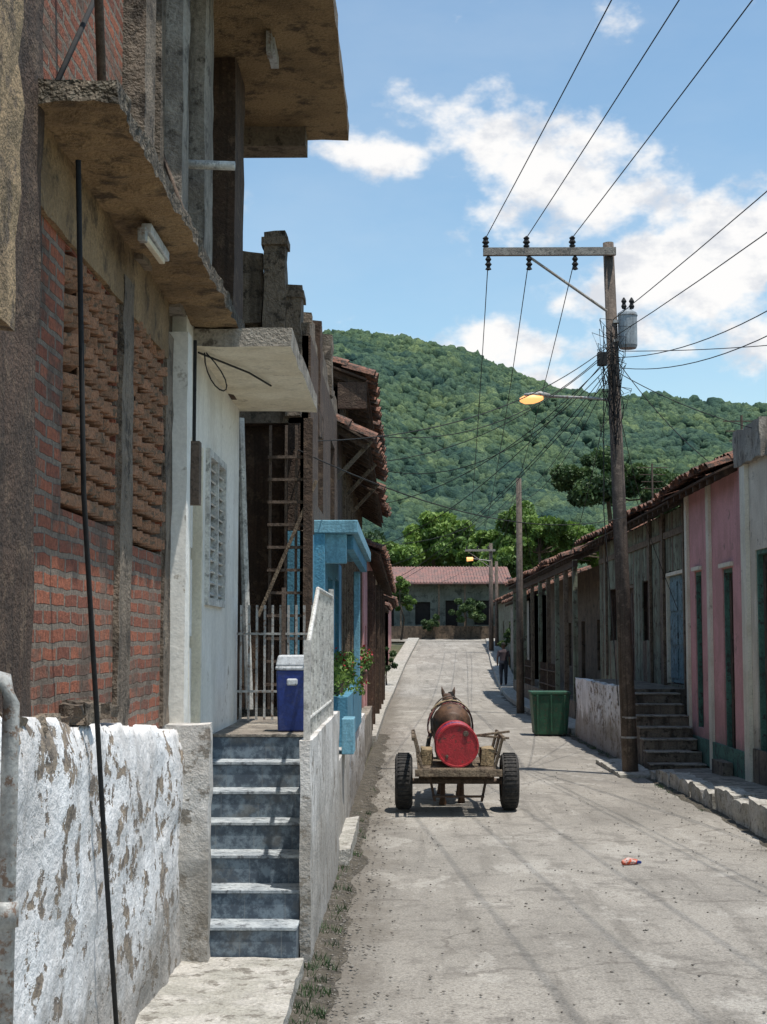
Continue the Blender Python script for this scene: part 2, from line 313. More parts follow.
def tree(name,x,y,z0,cz,rx,ry,rz,n,size,mat,K=34,trunk=.2,seed=0):
    r=random.Random(seed); par=empty(name); mb=MB()
    top=(x+r.uniform(-.2,.2)*rx,y,cz-rz*.2)
    mb.tube([(x,y,z0),(x+r.uniform(-.2,.2),y,(z0+cz)/2),top],[trunk,trunk*.75,trunk*.45],m_bark)
    cs=[];rs=[]
    for i in range(K):
        a=r.uniform(0,2*math.pi); ph=math.asin(r.uniform(-.55,1)); q=r.uniform(.45,.98)
        c=(x+rx*q*math.cos(a)*math.cos(ph),y+ry*q*math.sin(a)*math.cos(ph),cz+rz*q*math.sin(ph))
        cs.append(c); rs.append(r.uniform(.14,.32)*min(rx,rz*1.4))
        if i%3==0: mb.tube([top,((top[0]+c[0])/2,(top[1]+c[1])/2,(top[2]+c[2])/2-.1*rz),c],[trunk*.35,trunk*.22,trunk*.08],m_bark,5)
    mb.build('trunk_and_limbs',par)
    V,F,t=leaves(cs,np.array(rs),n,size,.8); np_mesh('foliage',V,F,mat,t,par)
    return par
def tile_roof(mb,sgn,y0,y1,xe,ze,rows,slope,m,pitch=.22,rowlen=.38,under=m_darkwood,sag=.0):
    dx=math.cos(slope)*sgn; dz=math.sin(slope); L=rows*rowlen
    n=int((y1-y0)/pitch)
    for i in range(n):
        yc=y0+(i+.5)*pitch; sg=sag*math.sin(yc*.9)+.02*noise.noise(Vector((yc*2,0,sgn)))
        for r in range(rows):
            if random.random()<.015: continue
            s0=r*rowlen-.05+R(-.05,.04) if r==0 else r*rowlen-.06; s1=(r+1)*rowlen
            vs=[];jy=R(-.025,.025);jz=R(0,.025)
            for (sv,lift,rr) in((s0,.045,.62),(s1,.01,.5)):
                for k in range(6):
                    a=math.pi*k/5; yy=yc+jy+pitch*rr*math.cos(a); h=lift+jz+sg+pitch*.42*math.sin(a)
                    vs.append((xe+dx*sv-dz*h*sgn,yy,ze+dz*sv+h))
            mb.add(vs,[(k,k+1,7+k,6+k) for k in range(5)],m)
    t=.03
    mb.hexa([(xe+.02*sgn,y0,ze-t),(xe+.02*sgn,y1,ze-t),(xe+dx*L,y1,ze+dz*L-t),(xe+dx*L,y0,ze+dz*L-t),(xe+.02*sgn,y0,ze),(xe+.02*sgn,y1,ze),(xe+dx*L,y1,ze+dz*L),(xe+dx*L,y0,ze+dz*L)],under)
    y=y0+.1
    while y<y1:
        mb.hexa([(xe+.05*sgn,y,ze-.12),(xe+.05*sgn,y+.07,ze-.12),(xe+dx*1.2,y+.07,ze+dz*1.2-.12),(xe+dx*1.2,y,ze+dz*1.2-.12),(xe+.05*sgn,y,ze-.034),(xe+.05*sgn,y+.07,ze-.034),(xe+dx*1.2,y+.07,ze+dz*1.2-.034),(xe+dx*1.2,y,ze+dz*1.2-.034)],under); y+=.55
def door(mb,T,u0,u1,v0,v1,m,frame,w=.07,leaves_=2,panels=3):
    f=.06
    mb.boxp(T,u0,u0+f,v0,v1,w-.05,w+.06,frame);mb.boxp(T,u1-f,u1,v0,v1,w-.05,w+.06,frame);mb.boxp(T,u0+f,u1-f,v1-f,v1,w-.05,w+.06,frame)
    L=(u1-u0-2*f)/leaves_
    for i in range(leaves_):
        a=u0+f+i*L+.01;b_=a+L-.02
        mb.boxp(T,a,b_,v0+.02,v1-f-.01,w+.02,w+.06,m)
        h=(v1-v0-.2)/panels
        for k in range(panels):
            mb.boxp(T,a+.07,b_-.07,v0+.1+k*h,v0+.02+(k+1)*h,w+.0,w+.018,m)
def bars(mb,T,u0,u1,v0,v1,w,n,m,r=.008,hz=2):
    for i in range(n):
        u=u0+(u1-u0)*(i+.5)/n; mb.boxp(T,u-r,u+r,v0,v1,w-r,w+r,m)
    for k in range(hz):
        v=v0+(v1-v0)*(k+.5)/hz; mb.boxp(T,u0,u1,v-r,v+r,w-2.5*r,w-1.1*r,m)

# ---------------------------------------------------------------- profiles
def interp(x,pts):
    if x<=pts[0][0]: return pts[0][1]
    for (a,b_),(c,d) in zip(pts,pts[1:]):
        if x<=c:
            t=(x-a)/(c-a); return b_+(d-b_)*t
    return pts[-1][1]
ZP=[(-60,-1.62),(0,-1.944),(50,-2.21),(56,-2.2),(60,-2.1),(65,-1.87),(75,-1.3),(91,-.32),(96,-.05),(100,.08),(106,.12),(4000,.12)]
def zr(y): return interp(y,ZP)
XC=[(-60,1.52),(45,1.52),(55,1.58),(63,1.74),(75,2.1),(91,2.75),(100,3.1)]
def cx(y): return interp(y,XC)
HW=2.13

xs=[-3000,-600,-120,-30,-8,-2,0,2,4,6,10,30,120,600,3000]; ys=[-60,-20,0,10,20,30,40,50,56,60,65,70,75,80,85,91,96,100,106,150,300,600,1500,4000]
V=[(x,y,zr(y)-.06) for y in ys for x in xs]; nx=len(xs)
F=[(j*nx+i,j*nx+i+1,(j+1)*nx+i+1,(j+1)*nx+i) for j in range(len(ys)-1) for i in range(nx-1)]
me=bpy.data.meshes.new('ground'); me.from_pydata(V,[],F); me.materials.append(m_ground); link(bpy.data.objects.new('ground',me))
V=[];F=[];ry=[ -30+i*.8 for i in range(int(128.8/.8)+1)]; NX=14
for y in ry:
    for i in range(NX+1):
        x=cx(y)-HW-.04+(2*HW+.08)*i/NX
        V.append((x,y,zr(y)+.012*noise.noise(Vector((x*.8,y*.5,0)))+.02*(1-((x-cx(y))/HW)**2)))
for j in range(len(ry)-1):
    for i in range(NX): F.append((j*(NX+1)+i,j*(NX+1)+i+1,(j+1)*(NX+1)+i+1,(j+1)*(NX+1)+i))
me=bpy.data.meshes.new('road'); me.from_pydata(V,[],F); me.materials.append(m_road); me.polygons.foreach_set('use_smooth',[True]*len(F)); link(bpy.data.objects.new('road',me))
mb=MB(); mb.quad((-30,94.5,zr(94.5)+.03),(40,94.5,zr(94.5)+.03),(40,98.6,.1),(-30,98.6,.1),m_road); mb.build('cross_street')
mb=MB(); vs=[];fs=[];n=0;yy=5.0
while yy<34:
    w=.2+.13*noise.noise(Vector((yy*.9,0,3)))+.04*noise.noise(Vector((yy*4,1,3)))
    w=max(.06,w); vs+=[(-.66,yy,zr(yy)+.03),(-.6+w*.5,yy,zr(yy)+.024),(-.6+w,yy,zr(yy)+.004)]
    if n: k=3*n; fs+=[(k-3,k-2,k+1,k),(k-2,k-1,k+2,k+1)]
    n+=1; yy+=.12
mb.add(vs,fs,m_soil); mb.build('gutter_soil',smooth=True)
mb=MB(); vs=[];fs=[];n=0;yy=8.0
while yy<60:
    w=max(.03,.08+.16*noise.noise(Vector((yy*1.1,4,3)))); x0=cx(yy)+HW
    vs+=[(x0+.04,yy,zr(yy)+.022),(x0-w,yy,zr(yy)+.006)]
    if n: k=2*n; fs+=[(k-2,k-1,k+1,k)]
    n+=1; yy+=.15
mb.add(vs,fs,m_soil); mb.build('gutter_soil')
cs=[(-.6+R(0,.16),y,zr(y)+.03) for y in [5.5+abs(random.gauss(0,1))*6 for _ in range(85)]]+[(R(3.5,3.66),R(15,40),-2.05) for _ in range(60)]
V=[];F=[];T=[]
for c in cs:
    t=R(.1,.6)
    for _ in range(random.randint(5,14)):
        a=R(0,6.28);h=R(.015,.055);l=R(.01,.05);w=.004;bx=c[0]+R(-.04,.04);by=c[1]+R(-.05,.05);k=len(V)
        V+=[(bx-w,by,c[2]-.02),(bx+w,by,c[2]-.02),(bx+l*math.cos(a),by+l*math.sin(a),c[2]+h)];F.append((k,k+1,k+2));T+=[t]*3
np_mesh('grass_tufts',V,F,lf_dark,T)
V=[];F=[]
octa=np.array([(1,0,0),(-1,0,0),(0,1,0),(0,-1,0),(0,0,1),(0,0,-1)]);of=[(0,2,4),(2,1,4),(1,3,4),(3,0,4),(2,0,5),(1,2,5),(3,1,5),(0,3,5)]
for i in range(2600):
    y=6+abs(random.gauss(0,1))*12; side=random.random()
    x=(-.6+abs(random.gauss(0,.22))) if side<.6 else (3.6-abs(random.gauss(0,.3)) if side<.7 else R(-.5,3.6))
    s=R(.004,.013)*(2.0 if random.random()<.05 and x<-.2 else 1); k=len(V)
    for p in octa: V.append((x+p[0]*s*R(.7,1.4),y+p[1]*s*R(.7,1.4),zr(y)+.025+p[2]*s*.6))
    F+=[(a+k,b_+k,c+k) for a,b_,c in of]
np_mesh('pebbles',V,F,m_stone)
mb=MB(); mb.tube([(1.92,13.6,-1.975),(1.98,13.62,-1.965),(2.06,13.66,-1.975)],[.02,.035,.022],m_litter,7); mb.tube([(2.05,13.66,-1.98),(2.09,13.62,-1.975)],[.02,.012],m_binblue,6); mb.build('litter')

# ---------------------------------------------------------------- kerbs & pavements
mb=MB(); mb.rbox(-1.36,-.61,2,9.12,-2.15,-1.885,m_kerb,.15,.012,4); mb.build('pavement')
mb=MB()
y=31
while y<95:
    L=1.6; x0=cx(y)-HW;x1=cx(y+L)-HW; z0=zr(y)+.17; z1=zr(y+L)+.17
    mb.hexa([(x0-.7,y,z0-.4),(x0,y,z0-.4),(x1,y+L-.02,z1-.4),(x1-.7,y+L-.02,z1-.4),(x0-.7,y,z0),(x0,y,z0),(x1,y+L-.02,z1),(x1-.7,y+L-.02,z1)],m_kerb); y+=L
mb.build('pavement',bevel=.02)
mb=MB(); y=33.5
while y<95:
    L=1.6; x0=cx(y)+HW;x1=cx(y+L)+HW; z0=zr(y)+.16; z1=zr(y+L)+.16
    mb.hexa([(x0,y,z0-.4),(x0+.8,y,z0-.4),(x1+.8,y+L-.02,z1-.4),(x1,y+L-.02,z1-.4),(x0,y,z0),(x0+.8,y,z0),(x1+.8,y+L-.02,z1),(x1,y+L-.02,z1)],m_kerb); y+=L
mb.build('pavement',bevel=.02)
kz=lambda y: interp(y,[(8,-1.58),(15,-1.68),(22.5,-1.95),(24,-1.97)])
mb=MB(); y=9.0
while y<22.6:
    L=R(.9,1.5); a=R(-.03,.03); z=kz(y+L/2)+R(-.04,.04)
    mb.rbox(3.66+a,3.92+a,y+.03,min(y+L,22.9)-.03,-2.2,z,m_kerb,.12,.035,4); y+=L
mb.build('kerb_stones')
mb=MB()
mb.hexa([(3.9,9,-2.2),(4.75,9,-2.2),(4.75,24,-2.2),(3.9,24,-2.2),(3.9,9,kz(9)-.04),(4.75,9,kz(9)-.02),(4.75,24,kz(24)-.02),(3.9,24,kz(24)-.04)],m_conclt); mb.build('pavement')
mb=MB(); mb.rbox(3.2,3.75,22.75,25.6,-2.2,-2.0,m_kerb,.15,.03,3); mb.build('kerb_stones')

# ---------------------------------------------------------------- LEFT 1 : brick building
B=empty('brick_building')
mb=MB()
NU=130;NV=46;vs=[];fs=[]
for i in range(NU+1):
    y=2.5+(9.02-2.5)*i/NU; top=-.26-(y-5)*.07+.035*noise.noise(Vector((y*3,0,0)))+.025*noise.noise(Vector((y*11,0,0)))
    for j in range(NV+1):
        if j<=38: v=-2.1+(top+2.1)*j/38; x=-1.33; e=1-max(0,(j-33))/5*.5
        else: v=top+.01*(j-38)/8; x=-1.33-.3*(j-38)/8; e=.5
        if j>34 and j<=38: x-=.004*(j-34)**1.5
        p=Vector((0,y,v)); d=.03*noise.noise(p*1.6)+.014*noise.noise(p*5)+.007*noise.noise(p*14)
        vs.append((x+d*e+.0,y,v+(d*.6 if j>38 else 0)))
for i in range(NU):
    for j in range(NV): fs.append((i*(NV+1)+j,(i+1)*(NV+1)+j,(i+1)*(NV+1)+j+1,i*(NV+1)+j+1))
mb.add(vs,fs,m_plaster); mb.build('base_wall',B,smooth=True)
mb=MB(); mb.rbox(-1.62,-1.17,8.99,9.13,-2.0,-.5,m_oldwhite,.1,.012,6)
for i in range(20):
    y=R(4.9,7.0); s=R(.03,.1); mb.rbox(-1.46,-1.46+s*1.3,y,y+s*2,-.36,-.36+s,m_conc,.04,.03,9)
mb.build('pier',B)
mb=MB(); T=TL(-1.45)
ops=[(6.25,7.4,.55,1.68),(7.74,8.84,.5,1.7)]
mb.wall(T,4.6,9.12,-.7,1.85,ops,m_brick,.16); mb.build('brick_wall',B)
mb=MB()
for (a,b_,c,d) in ops:
    r=0;z=c+.02
    while z<d-.05:
        y=a+.02+(0 if r%2 else .07)
        while y<b_-.03:
            rot=Matrix.Rotation(math.radians((34 if r%2 else -34)+R(-8,8)),3,'Z')@Matrix.Rotation(math.radians(R(-5,5)),3,'X')
            if random.random()>.03: mb.obox((-1.5+R(-.01,.01),y+.04,z+.035),(.085,.15,.055),rot,m_loosebrick)
            y+=.15
        z+=.086;r+=1
mb.build('brick_screen',B,bevel=.004)
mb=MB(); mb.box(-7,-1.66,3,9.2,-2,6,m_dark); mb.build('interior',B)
mb=MB()
mb.rbox(-1.6,-1.42,7.42,7.72,-.45,1.85,m_conc,.12,.012)
mb.rbox(-1.65,-1.4,5.02,5.62,-.45,6.0,m_darkwood,.14,.015)
mb.rbox(-1.6,-1.43,8.86,9.1,-.5,1.85,m_conc,.12,.01)
mb.rbox(-1.6,-1.425,5.6,8.9,1.69,2.04,m_mossy,.12,.012)
mb.rbox(-1.9,-1.28,4.0,4.84,1.02,6,m_ochre,.15,.02)
mb.rbox(-1.9,-1.33,4.0,4.8,-.4,1.0,m_darkwood,.15,.02)
mb.build('columns',B)
mb=MB(); mb.rbox(-1.5,-1.09,5.52,10.0,2.03,2.12,m_mossy,.05,.022,6,None,m_mossedge); mb.build('awning_slab',B)
mb=MB()
mb.obox((-1.25,7.35,1.98),(.05,.55,.05),Matrix.Rotation(0,3,'Y'),m_binwhite); mb.obox((-1.25,7.3,1.93),(.03,.5,.03),Matrix.Rotation(.03,3,'X'),m_cream)
mb.box(-1.28,-1.24,7.0,7.06,1.9,1.97,m_metal); mb.build('light_fitting',B,bevel=.006)
mb=MB()
mb.wall(TL(-1.5),5.62,7.7,2.0,6.0,[],m_brick,.3)
mb.wall(TL(-1.47),7.72,10.3,1.9,6.0,[(8.55,8.75,1.9,6.0)],m_conc,.3)
mb.rbox(-1.6,-1.38,7.72,8.0,2.0,6.0,m_conc,.15,.01)
mb.rbox(-1.6,-1.36,8.9,9.15,2.0,4.6,m_conclt,.15,.01)
mb.rbox(-1.6,-1.36,9.9,10.32,2.05,6.0,m_conclt,.15,.01)
mb.rbox(-1.75,-1.34,11.5,12.15,1.9,4.6,m_darkwood,.2,.01)
mb.wall(TL(-1.52),10.34,11.5,1.9,6.0,[(10.5,11.3,2.2,4.3)],m_conc,.3)
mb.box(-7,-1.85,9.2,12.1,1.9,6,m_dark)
mb.build('upper_wall',B)
mb=MB(); mb.rbox(-3,-.52,8.6,13.5,4.6,4.74,m_mossy,.25,.015,3,None,m_conc); mb.box(-1.62,-.9,13.12,13.46,4.42,4.62,m_conc)
mb.box(-1.06,-1.0,11.1,11.5,4.5,4.59,m_binwhite); mb.box(-1.05,-1.01,10.95,11.1,4.42,4.58,m_metal); mb.build('balcony_slab',B)
mb=MB(); mb.tube([(-1.6,9.6,3.12),(-1.12,9.6,3.1)],.03,m_whitepipe,10); mb.tube([(-1.26,4.8,-2.1),(-1.26,4.8,-.2),(-1.28,4.8,-.13),(-1.4,4.8,-.1)],.028,m_metal,10)
mb.tube([(-1.26,4.8,-.9),(-1.26,4.8,-.82)],.038,m_metal,10); mb.tube([(-1.3,6.3,2.1),(-1.34,6.0,4.0)],.02,m_rust,8)
mb.tube([(-1.4,5.75,2.15),(-1.38,6.6,3.0)],.012,m_wire,8)
mb.tube([(-1.15,8.9,2.05),(-1.5,8.9,3.0)],.015,m_rust,6)
mb.build('pipes',B,smooth=True)
mb=MB(); mb.tube([(-1.3,5.8,1.9),(-1.31,6.05,.6),(-1.29,6.5,-.9),(-1.27,6.8,-1.9)],.011,m_wire,8); mb.build('leaning_rod',smooth=True)
W=empty('white_house')
mb=MB(); mb.rbox(-1.62,-1.345,9.13,9.3,-.66,1.9,m_white,.15,.006)
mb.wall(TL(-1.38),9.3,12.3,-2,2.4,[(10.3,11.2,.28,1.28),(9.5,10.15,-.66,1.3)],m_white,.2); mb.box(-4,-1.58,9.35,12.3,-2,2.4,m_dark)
door(mb,TL(-1.38),9.5,10.15,-.66,1.3,m_white,m_cream,.05,1,3)
T=TL(-1.38) # white louvred window
for (a,b_,c,d) in ((10.26,10.32,.24,1.32),(11.18,11.24,.24,1.32),(10.73,10.77,.28,1.28)): mb.boxp(T,a,b_,c,d,-.03,.04,m_whitepipe)
mb.boxp(T,10.32,11.18,.24,.29,-.03,.04,m_whitepipe); mb.boxp(T,10.32,11.18,1.27,1.32,-.03,.04,m_whitepipe)
for k in range(12):
    z=.33+k*.08; mb.obox((-1.39,10.75,z),(.05,.86,.012),Matrix.Rotation(.6,3,'Y'),m_whitepipe)
mb.box(-1.38,-1.3,9.36,9.46,.85,1.25,m_rust); mb.tube([(-1.34,9.4,1.25),(-1.34,9.4,1.9)],.012,m_wire,6)
mb.build('walls',W)
mb=MB(); mb.rbox(-1.6,-.74,9.6,12.4,1.9,2.02,m_cream,.2,.012,3,None,m_conclt)
mb.tube([(-1.36,9.7,1.88),(-1.1,10.4,1.87),(-1.0,11.0,1.88)],.007,m_wire,6)
pts=[(-1.3+.25*math.sin(t*3.1)*(t/1.0),9.55,1.85-.25*math.sin(t*3.14)) for t in [i/12 for i in range(13)]]
mb.tube(pts,.005,m_wire,6); mb.build('canopy_slab',W)
S=empty('tiled_steps'); mb=MB()
zb=-1.885
for i in range(7):
    y=9.14+.27*i; z1=zb+.174*(i+1); yb=(y+.27) if i<6 else 13.2
    mb.box(-1.42,-.66,y,yb,-2.0,z1-.022,m_stair)
    mb.box(-1.42,-.655,y-.012,yb-.001,z1-.02,z1,m_tread if i<6 else m_conclt)
mb.build('steps',S,bevel=.003)
mb=MB(); mb.rbox(-.655,-.59,9.36,13.3,-2.1,-.62,m_oldwhite,.15,.01,4); mb.build('side_wall',S)
mb=MB()
for i in range(17):
    y=9.55+i*.175; zt=.35 if y>10.6 else -.05+(y-9.5)*.36; mb.box(-.628,-.616,y,y+.014,-.62,zt,m_whitepipe)
mb.tube([(-.622,9.45,-.06),(-.622,10.6,.36),(-.622,12.45,.36)],.016,m_whitepipe,8); mb.tube([(-.622,9.45,-.5),(-.622,12.45,-.5)],.012,m_whitepipe,8)
mb.box(-.64,-.6,9.42,9.47,-.62,0,m_whitepipe); mb.box(-.64,-.6,12.42,12.47,-.62,.42,m_whitepipe)
mb.build('railing',S)
G=MB(); bars(G,TF(12.1),-1.36,-.66,-.64,.28,0,11,m_metal,.009,2); G.box(-1.0,-.97,12.07,12.1,-.65,.42,m_rust); G.build('iron_gate')
bn=empty('plastic_bin'); mb=MB()
def taper(mb,cx_,cy_,z0,z1,w0,w1,m):
    mb.hexa([(cx_-w0,cy_-w0,z0),(cx_+w0,cy_-w0,z0),(cx_+w0,cy_+w0,z0),(cx_-w0,cy_+w0,z0),(cx_-w1,cy_-w1,z1),(cx_+w1,cy_-w1,z1),(cx_+w1,cy_+w1,z1),(cx_-w1,cy_+w1,z1)],m)
taper(mb,-.83,11.1,-.664,-.22,.105,.118,m_binblue); mb.build('body',bn,bevel=.012)
mb=MB(); taper(mb,-.83,11.1,-.22,-.19,.125,.125,m_binwhite); taper(mb,-.83,11.1,-.19,-.11,.122,.105,m_binwhite); mb.box(-.87,-.79,10.965,10.99,-.33,-.28,m_binwhite); mb.build('lid',bn,bevel=.012)

# ---------------------------------------------------------------- LEFT 2
B=empty('weathered_concrete_building'); mb=MB()
mb.wall(TF(13.4),-6,-.88,-2.1,2.75,[(-1.5,-.95,-.6,1.95)],m_conc,.2,m_darkwood)
mb.wall(TL(-.86),13.4,20,.98,2.75,[(14.6,15.5,1.3,2.3),(17,18,1.3,2.3)],m_darkwood,.2); mb.wall(TL(-.86),13.4,20,-2.1,.975,[(14.6,15.5,-1.1,.75),(16.5,17.6,-.4,.7),(18.2,19.2,-1.1,.75)],m_blue,.2)
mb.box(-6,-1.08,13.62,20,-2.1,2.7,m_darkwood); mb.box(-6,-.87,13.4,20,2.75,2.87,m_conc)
mb.build('walls',B)
mb=MB()
mb.rbox(-2.4,-1.29,13.3,13.5,2.85,3.5,m_conc,.12,.03,5); mb.rbox(-1.28,-1.08,13.25,13.5,2.3,3.68,m_conc,.12,.015,5); mb.rbox(-1.3,-1.06,13.22,13.52,3.55,3.62,m_conc,.12,.01,5)
mb.rbox(-1.08,-.94,13.3,13.6,2.0,3.2,m_conc,.12,.02,5); mb.rbox(-1.1,-.92,13.28,13.62,3.08,3.14,m_conc,.1,.01); mb.rbox(-.98,-.84,14.6,14.9,2.0,3.15,m_darkwood,.12,.02); mb.rbox(-1.2,-.9,14,19.6,2.85,3.1,m_conc,.2,.03)
mb.rbox(-1.0,-.85,17.0,17.25,2.8,3.5,m_conc,.12,.02)
mb.build('parapet',B)
mb=MB()
mb.tube([(-1.46,13.1,1.95),(-1.4,13.1,.3),(-1.36,13.1,-.6)],.035,m_whitepipe,8)
for x in (-1.2,-1.06,-.97,-.88): mb.box(x-.012,x+.012,13.18,13.2,-.6,1.9,m_rust)
for k in range(11): mb.box(-1.22,-.86,13.15,13.18,-.4+.2*k,-.375+.2*k,m_rust)
mb.obox((-1.04,13.12,.8),(.03,.02,1.3),Matrix.Rotation(.4,3,'Y'),m_wood); mb.box(-.9,-.82,13.1,13.2,-.6,1.95,m_darkwood)
mb.build('scaffold_bars',B)
B=empty('blue_porch'); mb=MB()
mb.box(-1.2,-.45,14.0,19.2,1.0,1.12,m_bluelt); mb.box(-1.1,-.56,14.1,14.2,.72,.999,m_bluelt); mb.box(-.58,-.5,14.25,19.1,.86,.999,m_blue)
mb.box(-.94,-.76,14.02,14.2,-1.1,1.0,m_blue); mb.box(-.95,-.62,16.0,21,-1.14,-.6,m_blue); mb.box(-.64,-.52,15.0,15.5,-1.13,-.78,m_bluelt)
mb.box(-.66,-.58,18.9,19.0,-.6,.86,m_bluelt)
mb.build('porch',B,bevel=.008)
mb=MB(); mb.rbox(-1.2,-.63,13.45,16.8,-2.1,-1.13,m_oldwhite,.18,.015,3); mb.rbox(-1.2,-.66,16.85,24,-2.1,-1.15,m_plaster,.2,.015,3); mb.rbox(-1.2,-.7,24,31,-2.15,-1.35,m_conclt,.2,.02,3)
mb.rbox(-.66,-.5,13.5,16,-2.1,-1.85,m_kerb,.15,.02); mb.build('base',B)
cs=[(R(-.95,-.6),R(16,23),R(-.52,-.25)) for _ in range(26)]
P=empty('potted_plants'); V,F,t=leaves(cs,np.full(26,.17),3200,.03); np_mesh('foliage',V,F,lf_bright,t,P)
V,F,t=leaves([(c[0]+.06,c[1],c[2]+.1) for c in cs[:12]],np.full(12,.12),120,.03); np_mesh('flowers',V,F,m_red,t,P)
mb=MB()
for c in cs[::3]: mb.lathex((c[0],c[1],-.6),[(0,.0),(0,.07),(.15,.1),(.15,.085),(.12,0)],m_tile,12,'z')
mb.build('pots',P)

# ---------------------------------------------------------------- LEFT 3
B=empty('tile_roof_house'); mb=MB()
mb.wall(TL(-.9),20,30,-2.1,3.4,[(21,22,-1.1,1),(23.4,24.6,-.4,.9),(26,27,-1.1,1),(28,29,-.3,.9),(21.5,22.5,1.7,3),(25,26,1.7,3)],m_darkwood,.2); mb.wall(TF(20),-6,-.9,-2.1,3.4,[],m_darkwood,.2)
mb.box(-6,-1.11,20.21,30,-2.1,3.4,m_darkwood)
for y in np.arange(20.3,30,.9): mb.box(-.9,-.86,y,y+.08,-2,3.4,m_wood)
mb.build('walls',B)
mb=MB(); tile_roof(mb,-1,19.6,30,-.5,3.45,7,.36,m_tile); tile_roof(mb,-1,18.6,24.2,-.44,2.5,2,.5,m_tile,sag=.05); tile_roof(mb,-1,24.4,30.6,-.44,2.4,2,.5,m_tile,sag=.06)
mb.box(-.9,-.52,19.62,19.7,3.05,3.4,m_darkwood)
for y in (18.8,21.3,24): mb.obox((-.67,y,2.25),(.05,.05,.7),Matrix.Rotation(.75,3,'Y'),m_wood)
mb.build('roof',B)
B=empty('terraced_house'); mb=MB()
mb.wall(TL(-.85),30.1,38,-2.2,2.0,[(31,32,-1.9,.3),(33.5,34.6,-1.2,.2),(36,37,-1.9,.3)],m_pink,.2); mb.wall(TL(-.9),38.05,47,-2.2,1.8,[(39,40,-1.9,.2),(42,43,-1.2,.1),(45,46,-1.9,.2)],m_creamold,.2); mb.wall(TL(-.85),47.05,58,-2.2,1.6,[(49,50,-1.9,.1),(53,54,-1.2,.1)],m_ochre,.2)
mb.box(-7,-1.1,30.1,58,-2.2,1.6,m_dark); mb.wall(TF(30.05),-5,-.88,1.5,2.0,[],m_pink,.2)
for y in (32.7,35.3,41,44,48,51.5): mb.box(-.84,-.72,y,y+.14,-2.05,1.5,m_darkwood)
mb.build('walls',B)
mb=MB(); tile_roof(mb,-1,30.2,58,-.5,1.75,6,.4,m_tile,pitch=.25); mb.build('roof',B)
B=empty('hillside_cottage'); mb=MB()
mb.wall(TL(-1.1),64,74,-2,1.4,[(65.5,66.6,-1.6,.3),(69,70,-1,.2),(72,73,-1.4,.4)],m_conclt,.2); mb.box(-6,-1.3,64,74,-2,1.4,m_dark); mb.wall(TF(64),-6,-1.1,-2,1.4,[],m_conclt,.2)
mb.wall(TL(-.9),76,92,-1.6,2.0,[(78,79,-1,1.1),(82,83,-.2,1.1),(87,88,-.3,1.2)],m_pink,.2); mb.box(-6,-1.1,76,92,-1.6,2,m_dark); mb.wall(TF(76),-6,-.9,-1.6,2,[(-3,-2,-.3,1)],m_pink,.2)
mb.build('walls',B); mb=MB(); tile_roof(mb,-1,63.6,74.4,-.8,1.4,8,.4,m_tile,.3); tile_roof(mb,-1,75.6,92.4,-.6,2.0,8,.4,m_tile,.3); mb.build('roof',B)

# ---------------------------------------------------------------- RIGHT
B=empty('pink_house'); mb=MB(); X=4.72
mb.wall(TR(X-.03),14,20.75,-2.1,2.6,[(19.5,20.2,-1.7,1.2),(16.4,17.6,-1.6,1.0)],m_creamold,.2); mb.wall(TR(X),20.76,25.2,-2.1,2.45,[(21.75,22.45,-1.75,1.05),(24.05,24.6,-1.4,1.1)],m_pink,.2)
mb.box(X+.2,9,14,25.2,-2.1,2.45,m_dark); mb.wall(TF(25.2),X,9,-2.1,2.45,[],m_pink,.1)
for (a,b_) in((23.2,23.4),(25.02,25.2)): mb.box(X-.05,X,a,b_,-2,2.4,m_cream)
mb.box(X-.09,X-.031,20.5,20.8,-2,2.85,m_cream); mb.rbox(X-.12,X+.2,19.4,21.0,2.4,2.9,m_conclt,.15,.03)
mb.box(X-.04,X-.002,20.85,25,-1.95,-1.55,m_greentrim); mb.box(X-.07,X-.032,14,20.4,-1.9,-1.45,m_conc)
for (a,b_,c,d) in ((21.68,22.52,1.07,1.13),(24.0,24.66,1.12,1.18)): mb.box(X-.05,X-.001,a,b_,c,d,m_cream)
door(mb,TR(X),21.75,22.45,-1.75,1.05,m_darkwood,m_greentrim); door(mb,TR(X),24.05,24.6,-1.4,1.1,m_darkwood,m_greentrim); door(mb,TR(X-.03),19.5,20.2,-1.7,1.2,m_darkwood,m_greentrim)
for y in (21.7,23.95): mb.box(X-.2,X-.06,y,y+.8,-2,-1.75,m_conc)
mb.build('walls',B)
mb=MB(); tile_roof(mb,1,21.2,25.6,4.35,2.38,7,.4,m_tile,sag=.03); mb.build('roof',B)
mb=MB()
for k in range(7): mb.box(3.8,4.66,23.6+.36*k,26.3 if k==6 else 23.6+.36*(k+1),-2.2,-1.95+.17*k,m_conc); mb.box(3.79,4.665,23.58+.36*k,23.6+.36*(k+1)-.001,-1.95+.17*k+.001,-1.92+.17*k,m_conclt)
mb.build('stone_steps',bevel=.012)
mb=MB(); mb.rbox(3.7,3.84,25.7,33,-2.2,-.82,m_plaster,.2,.03,3); mb.box(3.84,4.95,26.3,33,-2.2,-.85,m_conc); mb.rbox(3.8,4.9,33,33.1,-2.2,-.9,m_conclt,.2,.01); mb.build('terrace_wall')
B=empty('plank_house'); mb=MB(); X=4.92
ops=[(26.5,28.4,-.8,1.25),(30.2,31.4,.0,1.2),(32.6,33.6,-.8,1.2),(35.2,36.4,0,1.2)]
mb.wall(TR(X+.03),25.3,38,-2.1,2.4,ops,m_darkwood,.12)
y=25.3
